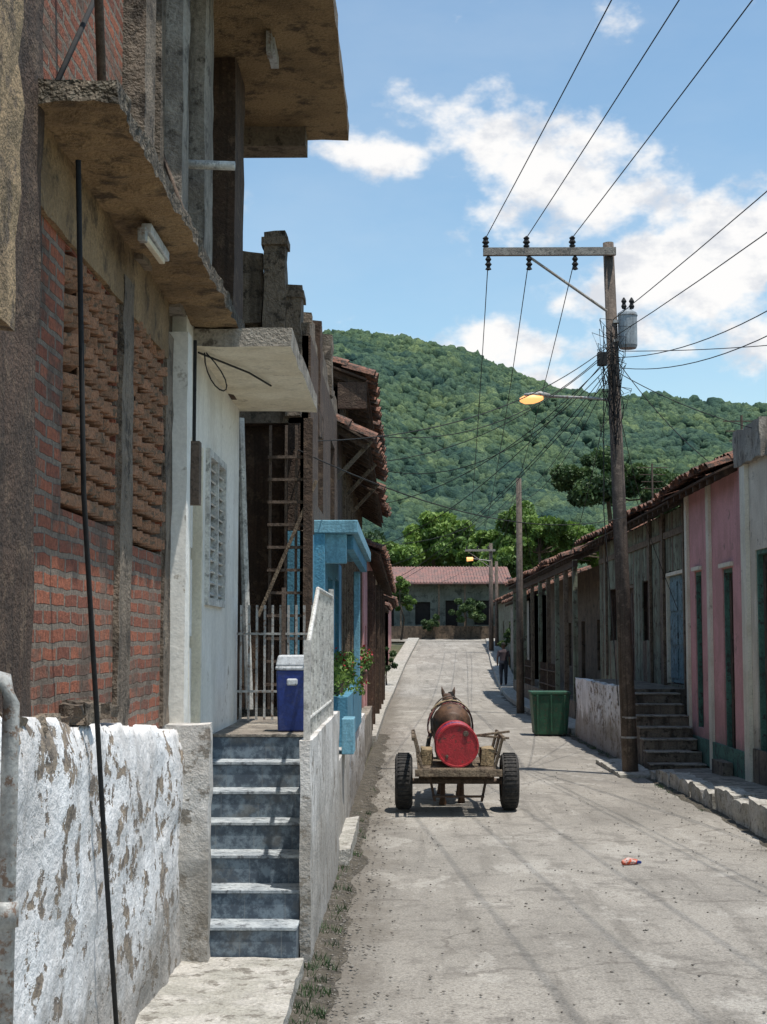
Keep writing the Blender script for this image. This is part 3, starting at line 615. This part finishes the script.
while y<38:
    w=R(.14,.2)
    segs=[(-2.0,2.38)]
    for o in ops:
        if y+w/2>o[0] and y+w/2<o[1]: segs=[(o[3],2.38),(-2.0,o[2])]
    for (a,b_) in segs: mb.boxp(TR(X),y,y+w-.015,a+R(0,.04),b_-R(0,.03),R(-.015,.0),.025,random.choice([m_plank,m_plank,m_plank,m_wood]))
    y+=w
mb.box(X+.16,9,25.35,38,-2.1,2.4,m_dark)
door(mb,TR(X),26.5,28.4,-.8,1.25,m_teal,m_cream,.03,2,3); mb.boxp(TR(X),30.2,31.4,0,1.2,.1,.14,m_darkwood); door(mb,TR(X),32.6,33.6,-.8,1.2,m_darkwood,m_wood)
mb.boxp(TR(X),25.3,38,1.9,2.02,-.05,-.016,m_wood)
for y in (26.3,28.45,30,33.8,36.6): mb.box(X-.07,X-.016,y,y+.12,-.85,2.4,m_wood)
mb.build('walls',B)
mb=MB(); tile_roof(mb,1,25.4,38.2,4.42,2.36,7,.4,m_tile,sag=.03); mb.build('roof',B)
B=empty('porch_house'); mb=MB()
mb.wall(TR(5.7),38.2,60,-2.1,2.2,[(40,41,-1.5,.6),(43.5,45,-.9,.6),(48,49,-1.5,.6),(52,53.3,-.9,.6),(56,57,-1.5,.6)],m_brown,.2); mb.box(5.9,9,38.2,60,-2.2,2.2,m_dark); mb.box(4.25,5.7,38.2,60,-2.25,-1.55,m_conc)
mb.wall(TF(38.3),4.95,5.7,-2,2.2,[],m_wood,.1)
for i,y in enumerate((38.4,40.6,43,45.6,48.4,51.4,54.6,58,59.8)): mb.box(4.26,4.38,y,y+.12,-1.55,2.05,m_wood if i%2 else m_plank)
mb.box(4.25,4.37,38.2,60,1.86,2.02,m_darkwood)
bars(mb,TR(4.3),43.1,48.3,-1.55,-.7,0,26,m_darkwood,.02,2); bars(mb,TR(4.3),51.5,58,-1.55,-.7,0,30,m_darkwood,.02,2)
mb.build('walls',B); mb=MB(); tile_roof(mb,1,38.4,60.3,4.05,2.1,7,.36,m_tile,pitch=.25,sag=.05); mb.build('roof',B)
B=empty('hillside_cottage'); mb=MB()
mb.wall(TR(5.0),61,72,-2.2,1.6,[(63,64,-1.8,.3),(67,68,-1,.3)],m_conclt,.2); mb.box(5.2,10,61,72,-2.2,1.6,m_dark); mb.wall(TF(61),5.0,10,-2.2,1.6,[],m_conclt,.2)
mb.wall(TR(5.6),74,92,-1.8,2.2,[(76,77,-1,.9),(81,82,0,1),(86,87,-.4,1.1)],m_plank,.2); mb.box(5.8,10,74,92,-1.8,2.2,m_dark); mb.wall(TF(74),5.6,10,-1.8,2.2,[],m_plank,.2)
mb.build('walls',B); mb=MB(); tile_roof(mb,1,60.6,72.4,4.7,1.7,8,.4,m_tile,.3); tile_roof(mb,1,73.6,92.4,5.3,2.2,8,.4,m_tile,.3); mb.build('roof',B)
B=empty('green_waste_container'); mb=MB()
taper(mb,3.2,33.8,-2.08,-1.2,.36,.42,m_green); mb.build('body',B,bevel=.02)
mb=MB(); mb.box(2.76,3.64,33.36,34.24,-1.2,-1.14,m_green)
for x in (2.9,3.2,3.5): mb.box(x-.02,x+.02,33.36,33.42,-2.0,-1.21,m_green)
for x in (2.9,3.5): mb.lathex((x-.03,33.5,-2.1),[(0,0),(0,.06),(.05,.06),(.05,0)],m_rubber,10)
mb.build('rim_and_wheels',B,bevel=.008)

B=empty('red_roof_house'); mb=MB()
m_farwall=M('faded_green_wall',(.17,.19,.16),(.12,.135,.11),scale=1,streak=.4,bump=.2)
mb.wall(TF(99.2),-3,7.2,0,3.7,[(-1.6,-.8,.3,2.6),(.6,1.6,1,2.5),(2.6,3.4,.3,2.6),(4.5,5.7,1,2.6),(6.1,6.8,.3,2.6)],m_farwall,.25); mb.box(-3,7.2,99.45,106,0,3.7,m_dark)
for x in (-3,-.4,2.1,3.8,6): mb.box(x,x+.12,98.6,98.72,.1,3.72,m_wood)
mb.build('walls',B)
mb=MB(); mb.hexa([(-3.5,98.2,3.65),(7.0,98.2,3.65),(7.0,104,4.95),(-3.5,104,4.95),(-3.5,98.2,3.75),(7.0,98.2,3.75),(7.0,104,5.05),(-3.5,104,5.05)],m_roof2)
for i in range(52):
    x=-3.45+i*.2; mb.hexa([(x,98.2,3.75),(x+.05,98.2,3.75),(x+.05,104,5.05),(x,104,5.05),(x,98.2,3.8),(x+.05,98.2,3.8),(x+.05,104,5.1),(x,104,5.1)],m_roof2)
mb.build('roof',B)
mb=MB(); mb.rbox(-4,9,97.9,98.1,-.1,.9,m_brown,.4,.05,1); mb.build('garden_wall')

# ---------------------------------------------------------------- trees
tree('leafy_tree',2.8,128,0,7.8,4.0,4,2.9,26000,.22,lf_bright,50,.3,1)
tree('leafy_tree',-2,120,0,6.6,2.6,3,2.2,10000,.2,lf_bright,26,.25,11)
tree('leafy_tree',8.6,108,0,6.2,3.5,3,3.3,26000,.17,lf_bright,50,.28,2)
tree('leafy_tree',5.6,112,0,6.3,2.2,3,2.0,10000,.17,lf_bright,26,.2,21)
tree('leafy_tree',12.0,86,-1,8.7,3.9,3,2.0,24000,.14,lf_dark,44,.25,3)
tree('leafy_tree',8.2,90,-1,5.6,2.2,1.8,1.9,12000,.14,lf_bright,28,.2,13)
tree('leafy_tree',16.6,88,-1,6.8,4.2,3,2.2,16000,.16,lf_dark,36,.25,4)
tree('leafy_tree',11.5,100,-1,6.2,4.2,3,2.2,16000,.18,lf_bright,36,.25,14)
tree('leafy_tree',6.2,150,0,7,5,4,3.5,14000,.28,lf_dark,36,.3,5)
tree('leafy_tree',-6,150,0,7,6,4,4,12000,.28,lf_dark,36,.3,6)
tree('shrub',4.0,97.3,.1,1.7,1.25,.7,1.15,6000,.1,lf_dark,20,.06,7)
tree('shrub',-.3,93,0,2.6,.95,.9,1.4,6000,.09,lf_bright,20,.07,8)
tree('shrub',6.6,97.3,.1,1.5,.9,.7,1.1,4000,.1,lf_bright,16,.06,9)
tree('shrub',1.6,97.3,.1,1.0,.7,.7,.7,3000,.1,lf_dark,16,.06,19)
tree('shrub',-.8,62,-2.0,-1.0,.5,.6,.7,2500,.06,lf_dark,14,.04,10)
tree('shrub',5.3,73,-1.2,.2,.7,.7,1.0,3000,.08,lf_dark,14,.05,12)

# ---------------------------------------------------------------- hill with forest
RP=[(-700,120),(-244,172),(-120,182),(-37,189),(0,184),(20,179),(44,172),(68,160),(92,149),(128,145),(176,141),(217,138),(400,125),(700,70),(1200,30)]
def hz(x,y):
    r=interp(x,RP); t=(y-330)/570
    if t<0: t=0
    s=t if t<1 else max(0,1-(t-1)*1.3)
    s=s**1.08
    n=noise.noise(Vector((x*.012,y*.006,2)))*26+noise.noise(Vector((x*.035,y*.02,5)))*11
    return r*s+n*min(1,t*2.5)*(1-.8*max(0,1-abs(t-1)*3))-4
NXH,NYH=90,60; xs=np.linspace(-650,1100,NXH); ys=np.linspace(300,1500,NYH); V=[(x,y,hz(x,y)) for y in ys for x in xs]
F=[(j*NXH+i,j*NXH+i+1,(j+1)*NXH+i+1,(j+1)*NXH+i) for j in range(NYH-1) for i in range(NXH-1)]
hillt=[.3]*len(V); H=empty('forested_hill'); np_mesh('terrain',V,F,lf_hill_haze,hillt,H,True)
bm=bmesh.new(); bmesh.ops.create_icosphere(bm,subdivisions=2,radius=1); iv=np.array([v.co[:] for v in bm.verts]); fi=np.array([[v.index for v in f.verts] for f in bm.faces]); bm.free()
VV=[];FF=[];TT=[];k=0
n=26000
for i in range(n):
    y=330+(930-330)*random.random(); x=(R(-.12,.26))*y+R(-10,10)
    r=R(1.2,2.9)*(.75+y/1800)*(1.4 if random.random()<.08 else 1); z=hz(x,y)
    p=iv*np.array([r*R(.85,1.2),r*R(.85,1.2),r*R(.8,1.4)])*(1+rng.uniform(-.28,.28,(len(iv),1)))+np.array([x,y,z+r*.45])
    VV.append(p); FF.append(fi+k); k+=len(iv)
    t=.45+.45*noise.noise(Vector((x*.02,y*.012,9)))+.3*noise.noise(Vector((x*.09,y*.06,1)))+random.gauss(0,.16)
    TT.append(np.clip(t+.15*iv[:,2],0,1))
np_mesh('forest_canopy',np.concatenate(VV),np.concatenate(FF),lf_hill_haze,np.concatenate(TT),H,True)

# ---------------------------------------------------------------- utility poles, wires, lamp
def pole(name,x,y,z0,z1,r0,r1,arm=None,armz=None,lean=0):
    P=empty(name); mb=MB(); mb.tube([(x-lean,y,z0),(x-lean*.5,y,(z0+z1)/2),(x,y,z1)],[r0,(r0+r1)/2,r1],m_pole,12); mb.build('shaft',P,smooth=True)
    if arm:
        mb=MB(); mb.box(arm[0],arm[1],y-.17,y-.08,armz-.06,armz+.06,m_poleg)
        mb.tube([(x-1.3,y-.12,armz-.05),(x-.05,y-.12,armz-.95)],.022,m_poleg,6)
        for xi in arm[2]:
            mb.lathex((xi,y-.125,armz+.06),[(0,.02),(.03,.055),(.06,.03),(.09,.06),(.13,.035),(.16,.05),(.2,.0)],m_wire,10,'z')
            if len(arm)>3: mb.lathex((xi+.04,y-.125,armz-.3),[(0,.0),(.02,.05),(.06,.025),(.1,.055),(.14,.025),(.18,.05),(.24,.015)],m_wire,10,'z')
        mb.build('crossarm',P,smooth=False)
    return P
zc=6.08
P=pole('utility_pole',3.2,23.3,-2.2,6.25,.125,.085,(1.22,3.3,(1.26,1.9,2.62),1),zc,-.24)
mb=MB(); mb.lathex((3.48,23.25,4.55),[(0,0),(0,.13),(.05,.15),(.5,.15),(.52,.16),(.56,.15),(.62,.06),(.64,0)],m_trans,18,'z'); mb.box(3.25,3.4,23.2,23.3,4.95,5.0,m_metal); mb.box(3.25,3.4,23.2,23.3,4.65,4.7,m_metal)
mb.lathex((3.42,23.2,5.17),[(0,.03),(.04,.045),(.08,.025),(.12,.045),(.18,.01)],m_wire,8,'z'); mb.lathex((3.54,23.2,5.17),[(0,.03),(.04,.045),(.08,.025),(.12,.045),(.18,.01)],m_wire,8,'z')
mb.build('transformer',P)
mb=MB(); mb.box(2.98,3.12,23.0,23.14,4.25,4.45,m_wire)
for i in range(44):
    a=R(0,6.28); z=R(3.4,5.0); q=R(.1,.34)
    mb.tube([(3.23,23.2,z),(3.2+q*math.cos(a),23.15-q*.4,z+R(-.3,.2)),(3.2+q*.7*math.cos(a+.6),23.12,z-R(.1,.4)),(3.2+q*.5*math.cos(a+1),23.1,z-R(.3,.8)),(3.25,23.18,z-R(.4,1.0))],.006,m_wire,5)
for y in (-1.5,-1.2): mb.lathex((3.42,23.3,y),[(0,.125),(.03,.128)],m_metal,12,'z')
mb.tube([(3.1,23.2,4.9),(3.06,23.17,2),(3.25,23.17,-1)],.008,m_wire,5)
mb.build('cable_tangle',P)
pole('utility_pole',3.4,45,-2.3,4.85,.12,.08,None,None,0)
P2=pole('utility_pole',4.75,84,-1.0,5.4,.14,.1,(3.3,5.0,(3.4,4.0,4.6)),5.0,0)
pole('utility_pole',5.3,88,-1.0,4.6,.12,.09,None,None,0)
pole('utility_pole',6.6,-20,-1.8,6.3,.15,.11,(4.6,6.7,(4.66,5.35,6.0)),zc,0)
SL=empty('street_lamp'); mb=MB()
mb.tube([(3.2,23.2,3.72),(2.9,23.2,3.76),(2.2,23.2,3.79)],.022,m_metal,8)
mb.tube([(2.25,23.2,3.8),(2.1,23.2,3.82),(1.85,23.2,3.8)],[(.03,.03),(.07,.05),(.1,.03)],m_metal,12); mb.build('arm_and_housing',SL,smooth=True)
mb=MB(); mb.tube([(1.78,23.2,3.73),(1.86,23.2,3.735),(1.98,23.2,3.745),(2.14,23.2,3.76)],[(.04,.03),(.11,.07),(.12,.075),(.06,.04)],m_lampglow,12); mb.build('lit_lens',SL,smooth=True)
SL=empty('street_lamp'); mb=MB(); mb.tube([(4.75,83.9,4.4),(3.7,83.9,4.55)],.03,m_metal,6); mb.build('arm',SL); mb=MB(); mb.tube([(3.4,83.9,4.5),(3.75,83.9,4.52)],[.12,.1],m_lampglow,10); mb.build('lit_lens',SL)
def wires(name,lst,r=.009):
    cu=bpy.data.curves.new(name,'CURVE'); cu.dimensions='3D'; cu.bevel_depth=r; cu.bevel_resolution=1
    for (a,b_,sag) in lst:
        sp=cu.splines.new('POLY'); N=18; sp.points.add(N)
        for i in range(N+1):
            t=i/N; p=[a[j]+(b_[j]-a[j])*t for j in range(3)]; p[2]-=sag*4*t*(1-t); sp.points[i].co=(*p,1)
    cu.materials.append(m_wire); link(bpy.data.objects.new(name,cu))
ins=[(1.26,23.17,zc+.22),(1.9,23.17,zc+.22),(2.62,23.17,zc+.22)]
wires('power_line',[(ins[0],(4.66,-20.1,zc+.2),.25),(ins[1],(5.35,-20.1,zc+.2),.25),(ins[2],(6.0,-20.1,zc+.2),.25),
 ((1.3,23.17,zc-.1),(3.4,83.9,5.15),.9),((1.94,23.17,zc-.1),(4.0,83.9,5.15),1.0),((2.66,23.17,zc-.1),(4.6,83.9,5.15),1.1)],.0075)
wires('service_cable',[((3.25,23.2,5.0),(6.6,-20,5.2),.5),((3.3,23.2,4.75),(6.6,-20,4.7),.7),((3.25,23.2,4.4),(4.75,14,4.0),.35),((3.25,23.2,4.25),(4.75,14,3.7),.4),((3.25,23.2,4.2),(4.75,19.5,2.7),.1),
 ((3.2,23.2,4.6),(-.9,15,2.0),.35),((3.2,23.2,4.5),(-.9,22,2.6),.45),((3.2,23.2,4.4),(-.8,27,2.4),.5),((3.2,23.2,4.45),(-.85,32,1.9),.5),((3.2,23.2,4.3),(3.4,45,4.4),.4),((3.2,23.2,4.15),(3.4,45,4.2),.5),
 ((3.2,23.2,4.55),(-.9,19,2.7),.6),((3.2,23.2,4.3),(-.9,25,3.0),.8),((3.2,23.2,4.25),(-.85,38,1.8),.7),((3.2,23.2,4.1),(-.85,45,1.6),.5),
 ((3.2,23.2,4.2),(4.6,29,2.5),.12),((3.2,23.2,4.3),(4.9,34,2.4),.2),((3.2,23.2,4.0),(4.3,40,2.1),.3),((3.2,23.2,4.5),(4.6,22,2.5),.15),((3.4,45,4.5),(-.9,52,1.7),.3),((3.4,45,4.6),(4.75,84,4.6),.5),((3.4,45,4.3),(-.8,33,2.1),.4),((3.4,45,4.4),(4.3,50,2.1),.1),
 ((4.75,84,4.8),(-.6,80,2.4),.4),((3.25,23.2,4.5),(9,20,4.6),.2)],.0065)
wires('service_cable',[((3.2,23.25,3.3),(4.6,25.5,.5),.05),((-1.0,13.2,1.7),(3.4,23.2,1.9),.35)],.006)
def aerial(name,x,y,z0,z1,w):
    mb=MB(); mb.tube([(x,y,z0),(x,y,z1)],.02,m_rust,6)
    for k in range(4): mb.box(x-w*(1-.15*k),x+w*(1-.15*k),y-.01,y+.01,z1-.1-.16*k,z1-.085-.16*k,m_rust)
    mb.build(name)
aerial('tv_antenna',5.4,24,2.5,3.6,.3); aerial('tv_antenna',5.6,34,2.6,4.0,.35)

# ---------------------------------------------------------------- horse cart
K=empty('horse_cart'); X0,Y0,Z0=.6,18.0,zr(18)+.03
def L(x,y,z): return (X0+x,Y0+y,Z0+z)
for sx in(-1,1):
    mb=MB(); c=L(sx*.63,.15,.33)
    mb.lathex(c,[(-.1*1,.19),(-.105,.26),(-.09,.315),(-.05,.33),(.05,.33),(.09,.315),(.105,.26),(.1,.19)],m_rubber,32)
    for k in range(40):
        a=2*math.pi*k/40; mb.obox((c[0],c[1]+.328*math.cos(a),c[2]+.328*math.sin(a)),(.14,.018,.012),Matrix.Rotation(a,3,'X'),m_rubber)
    mb.lathex(c,[(-.09,.19),(-.06,.17),(-.05,.1),(-.08,.06),(-.08,0)],m_rust,24); mb.lathex(c,[(.09,.19),(.06,.17),(.05,.1),(.08,.06),(.08,0)],m_rust,24)
    mb.build('wheel',K,smooth=False)
mb=MB(); mb.tube([L(-.6,.15,.33),L(.6,.15,.33)],.035,m_rust,10); mb.box(X0-.45,X0+.45,Y0+.09,Y0+.2,Z0+.36,Z0+.44,m_darkwood); mb.build('axle',K)
mb=MB()
for sx in(-1,1):
    mb.box(X0+sx*.36-.03,X0+sx*.36+.03,Y0-.6,Y0+1.1,Z0+.44,Z0+.51,m_wood)
    mb.tube([L(sx*.36,1.0,.49),L(sx*.3,1.9,.72),L(sx*.25,2.45,.8)],.03,m_wood,8)
    for y in(-.55,0,.6): mb.obox(L(sx*.46,y,.7),(.035,.04,.44),Matrix.Rotation(sx*.25,3,'Y'),m_wood)
    mb.box(X0+sx*.52-.018,X0+sx*.52+.018,Y0-.65,Y0+.8,Z0+.86,Z0+.9,m_wood); mb.box(X0+sx*.47-.015,X0+sx*.47+.015,Y0-.6,Y0+.7,Z0+.66,Z0+.69,m_wood)
for y in np.arange(-.58,1.05,.16): mb.box(X0-.47,X0+.47,Y0+y,Y0+y+.1,Z0+.515,Z0+.54,m_wood)
mb.box(X0-.5,X0+.5,Y0-.63,Y0-.585,Z0+.45,Z0+.53,m_wood)
mb.obox(L(.4,-.3,.92),(.42,.05,.025),Matrix.Rotation(-.12,3,'Y'),m_wood); mb.obox(L(.4,.1,.86),(.46,.05,.025),Matrix.Rotation(.08,3,'Y'),m_wood)
for sx in(-1,1): mb.obox(L(sx*.3,-.45,.3),(.03,.03,.3),Matrix.Rotation(sx*.2,3,'Y'),m_darkwood)
mb.box(X0-.3,X0+.3,Y0-.5,Y0-.46,Z0+.2,Z0+.225,m_darkwood)
mb.build('wooden_frame',K,bevel=.005)
mb=MB(); c=L(-.01,-.5,.79)
mb.lathex(c,[(.012,0),(.012,.225),(0,.23),(0,.248),(.02,.252),(.28,.245),(.29,.253),(.31,.253),(.32,.245)],m_red,40,'y')
mb.lathex(c,[(.32,.245),(.58,.245)],m_binblue,40,'y')
mb.lathex(c,[(.58,.245),(.59,.253),(.61,.253),(.62,.245),(.88,.252),(.9,.24),(.89,0)],m_red,40,'y')
mb.lathex((c[0]+.1,c[1]-.005,c[2]+.14),[(0,0),(0,.03),(.03,.035)],m_rust,14,'y'); mb.lathex((c[0]-.12,c[1]-.003,c[2]-.12),[(0,0),(0,.015),(.02,.02)],m_rust,10,'y')
mb.build('oil_drum',K,smooth=False)
mb=MB(); mb.rbox(X0-.42,X0-.29,Y0-.1,Y0+.5,Z0+.545,Z0+.72,m_straw,.07,.03,6); mb.rbox(X0+.28,X0+.43,Y0-.3,Y0+.2,Z0+.545,Z0+.74,m_straw,.07,.03,6); mb.build('sacks',K,smooth=True)

mb=MB(); HX,HY,HZ=.57,18.95,zr(19.4)+.02
def h(x,y,z): return (HX+x,HY+y,HZ+z)
mb.tube([h(0,-.26,.94),h(0,-.2,.97),h(0,-.05,.99),h(0,.15,.97),h(0,.45,.91),h(0,.75,.9),h(0,1.0,.94),h(0,1.2,.97),h(0,1.3,.98)],
 [(.05,.07),(.16,.17),(.23,.24),(.25,.26),(.26,.28),(.25,.29),(.2,.28),(.14,.22),(.06,.1)],m_hide,20)
mb.tube([h(0,1.0,1.02),h(0,1.22,1.13),h(0,1.42,1.2),h(0,1.55,1.22)],[(.14,.2),(.1,.16),(.075,.12),(.07,.09)],m_hide,14)
mb.tube([h(0,1.48,1.23),h(0,1.6,1.19),h(0,1.78,1.07),h(0,1.92,.95),h(0,1.97,.9)],[(.075,.09),(.085,.11),(.065,.085),(.05,.06),(.035,.04)],m_hide,14)
for sx in(-1,1):
    mb.tube([h(sx*.06,1.5,1.26),h(sx*.075,1.5,1.34),h(sx*.09,1.5,1.41)],[(.03,.02),(.03,.015),(.006,.006)],m_hide,8)
    st_=.12*sx
    mb.tube([h(sx*.11,-.1,.85),h(sx*.13,0+st_*.4,.66),h(sx*.12,-.12+st_,.5),h(sx*.12,-.14+st_,.44),h(sx*.12,-.1+st_,.25),h(sx*.12,-.08+st_,.1),h(sx*.12,-.06+st_,.06),h(sx*.12,-.03+st_,0)],
      [(.11,.17),(.09,.12),(.05,.065),(.045,.055),(.033,.035),(.036,.038),(.04,.045),(.055,.06)],m_hide,12,up=(0,1,0))
    mb.tube([h(sx*.12,1.02,.8),h(sx*.13,1.02-st_*.3,.6),h(sx*.12,1.04-st_,.4),h(sx*.12,1.04-st_,.34),h(sx*.12,1.03-st_,.18),h(sx*.12,1.04-st_,.08),h(sx*.12,1.06-st_,0)],
      [(.08,.12),(.06,.08),(.045,.05),(.042,.045),(.03,.032),(.035,.036),(.052,.056)],m_hide,12,up=(0,1,0))
ho=mb.build('horse'); rm=ho.modifiers.new('fuse','REMESH'); rm.mode='VOXEL'; rm.voxel_size=.014; rm.use_smooth_shade=True
sm=ho.modifiers.new('smooth','SMOOTH'); sm.iterations=4
mb=MB()
for i in range(16): mb.tube([h(R(-.02,.02),-.27,1.02),h(R(-.04,.04),-.34,.8),h(R(-.06,.06),-.32,.45+R(-.08,.08))],[.02,.025,.006],m_mane,5)
for i in range(22):
    t=i/21; mb.tube([h(R(-.01,.01),1.0+.5*t,1.19+.12*t),h(.05,1.0+.5*t,1.2+.12*t),h(.12,1.0+.5*t,1.06+.14*t)],[.02,.02,.005],m_mane,5)
mb.build('mane_and_tail',ho)
def hoop(mb,y0,y1,ra,rb,zc_,m,a0=-.35,a1=3.5,n=18,jit=.0):
    vs=[];fs=[]
    for j,yy in enumerate(np.linspace(y0,y1,6)):
        for i in range(n+1):
            a=a0+(a1-a0)*i/n; q=1+R(-jit,jit); vs.append(h(ra*q*math.cos(a),yy+R(-jit,jit)*.3,zc_+rb*q*math.sin(a)))
    for j in range(5):
        for i in range(n): k=j*(n+1)+i; fs.append((k,k+1,k+n+2,k+n+1))
    mb.add(vs,fs,m)
mb=MB(); hoop(mb,.42,.8,.285,.31,.91,m_cloth,jit=.02); hoop(mb,.5,.72,.3,.335,.91,m_straw,.6,2.5,jit=.02); hoop(mb,.9,1.0,.235,.31,.94,m_mane,-1.4,4.5); hoop(mb,-.02,.03,.255,.275,.985,m_mane,-.5,3.6); hoop(mb,.95,1.1,.24,.33,.95,m_rust,-.2,3.3)
ob=mb.build('harness_and_cloth',ho,smooth=True); sd=ob.modifiers.new('s','SOLIDIFY'); sd.thickness=.012

mb=MB(); PX,PY=4.0,62.0; PZ=zr(PY)+.16
def q(x,y,z): return (PX+x,PY+y,PZ+z)
def person():
    P=empty('pedestrian')
    def part(name,items,m):
        mb=MB()
        for pts,rad in items: mb.tube([q(*p) for p in pts],rad,m,12)
        o=mb.build(name,P); r_=o.modifiers.new('f','REMESH'); r_.mode='VOXEL'; r_.voxel_size=.015; r_.use_smooth_shade=True
    part('trousers',[([(-.09,0,.95),(-.1,.03,.5),(-.1,-.04,.06)],[.1,.075,.055]),([(.09,0,.95),(.1,.06,.5),(.1,.1,.06)],[.1,.075,.055]),([(0,0,.86),(0,0,1.02)],[(.17,.12),(.16,.11)])],m_pants)
    part('shirt',[([(0,0,.95),(0,0,1.15),(0,0,1.35),(0,0,1.47)],[(.16,.11),(.15,.11),(.2,.12),(.1,.08)]),([(-.18,0,1.4),(-.24,0,1.15)],[.06,.05]),([(.18,0,1.4),(.24,0,1.15)],[.06,.05])],m_shirt)
    part('skin_parts',[([(0,0,1.42),(0,0,1.52),(0,0,1.56),(0,.0,1.65),(0,0,1.72)],[.05,.05,.075,.09,.05]),([(-.24,0,1.17),(-.25,.05,.9),(-.25,.07,.8)],[.04,.032,.03]),([(.24,0,1.17),(.25,.05,.9),(.25,.07,.8)],[.04,.032,.03]),([(-.1,-.04,.08),(-.1,.1,.03)],[.045,.04]),([(.1,.1,.08),(.1,.24,.03)],[.045,.04])],m_skin)
    part('hair',[([(0,-.02,1.64),(0,-.01,1.71),(0,0,1.75)],[.093,.08,.04])],m_mane)
person()

# ---------------------------------------------------------------- world & sun
sunv=Vector((.2,-.16,.96)).normalized()
w=bpy.data.worlds.new('World'); scene.world=w; w.use_nodes=True; nt=w.node_tree; nt.nodes.clear()
out=nt.nodes.new('ShaderNodeOutputWorld'); bg=nt.nodes.new('ShaderNodeBackground'); nt.links.new(bg.outputs[0],out.inputs[0]); bg.inputs['Strength'].default_value=.135
sky=nt.nodes.new('ShaderNodeTexSky'); sky.sky_type='NISHITA'; sky.sun_disc=False; sky.sun_elevation=math.asin(sunv.z); sky.sun_rotation=math.atan2(sunv.x,sunv.y); sky.air_density=1.15; sky.dust_density=.55; sky.ozone_density=1.5
skc=nmix(nt,1.0,sky.outputs[0],(1.13,1.25,1.22,1),'MULTIPLY')
tc=nt.nodes.new('ShaderNodeTexCoord'); nv=nt.nodes.new('ShaderNodeVectorMath'); nv.operation='NORMALIZE'; nt.links.new(tc.outputs['Generated'],nv.inputs[0])
blobs=[(.06,.345,.05,.03,.9),(.1,.32,.06,.035,1.0),(.13,.29,.05,.03,.9),(.16,.25,.06,.04,1.0),(.2,.25,.08,.05,1.2),(.24,.28,.05,.03,.8),(.14,.24,.04,.03,.8),(-.02,.33,.045,.013,.8),(-.005,.38,.02,.01,.4),(.05,.195,.07,.018,.9),(.09,.17,.04,.02,.8),(.22,.21,.08,.02,.7),(-.06,.2,.03,.02,.7)]
acc=None
for (u,v_,a,b_,g) in blobs:
    c=Vector((u,1,v_)).normalized()
    s=nt.nodes.new('ShaderNodeVectorMath'); s.operation='SUBTRACT'; nt.links.new(nv.outputs[0],s.inputs[0]); s.inputs[1].default_value=c
    s2=nt.nodes.new('ShaderNodeVectorMath'); s2.operation='MULTIPLY'; nt.links.new(s.outputs[0],s2.inputs[0]); s2.inputs[1].default_value=(1/a,1/a,1/b_)
    l=nt.nodes.new('ShaderNodeVectorMath'); l.operation='LENGTH'; nt.links.new(s2.outputs[0],l.inputs[0])
    val=nmath(nt,'MULTIPLY',nmath(nt,'SUBTRACT',1.3,l.outputs['Value']),g)
    acc=val if acc is None else nmath(nt,'MAXIMUM',acc,val)
nz=nnoise(nt,nmap(nt,nv.outputs[0],(1,1,1.5)),17,5,.58)
dens=nmath(nt,'ADD',nmath(nt,'MAXIMUM',acc,-.2),nmath(nt,'MULTIPLY',nmath(nt,'SUBTRACT',nz,.5),3.3))
al=nmath(nt,'MULTIPLY',nramp(nt,dens,.15,.85),.98)
sh=nramp(nt,nnoise(nt,nmap(nt,nv.outputs[0],(1,1,1.6)),26,5,.6),.33,.56)
cc=nmix(nt,sh,(5.4,5.6,6.0,1),(7.5,7.4,7.3,1))
veil=nmath(nt,'MULTIPLY',nramp(nt,nnoise(nt,nmap(nt,nv.outputs[0],(1,1,2.5)),5,5,.6),.35,.8),.14)
base=nmix(nt,veil,skc,(5.8,6.3,6.7,1))
nt.links.new(nmix(nt,al,base,cc),bg.inputs['Color'])
sl=bpy.data.lights.new('sun','SUN'); sl.energy=5.0; sl.angle=math.radians(.5); sl.color=(1,.95,.88); so=link(bpy.data.objects.new('sun',sl)); so.rotation_euler=sunv.to_track_quat('Z','Y').to_euler()

# ---------------------------------------------------------------- camera
cam=bpy.data.cameras.new('camera'); co=link(bpy.data.objects.new('camera',cam)); scene.camera=co
cam.sensor_fit='VERTICAL'; cam.sensor_height=36; cam.lens=1500/1024*36; cam.clip_start=.1; cam.clip_end=6000
yaw=math.atan(22.5/1500); pitch=math.atan(128/1500)
co.location=(0,0,0); co.rotation_euler=(math.pi/2+pitch,0,yaw)
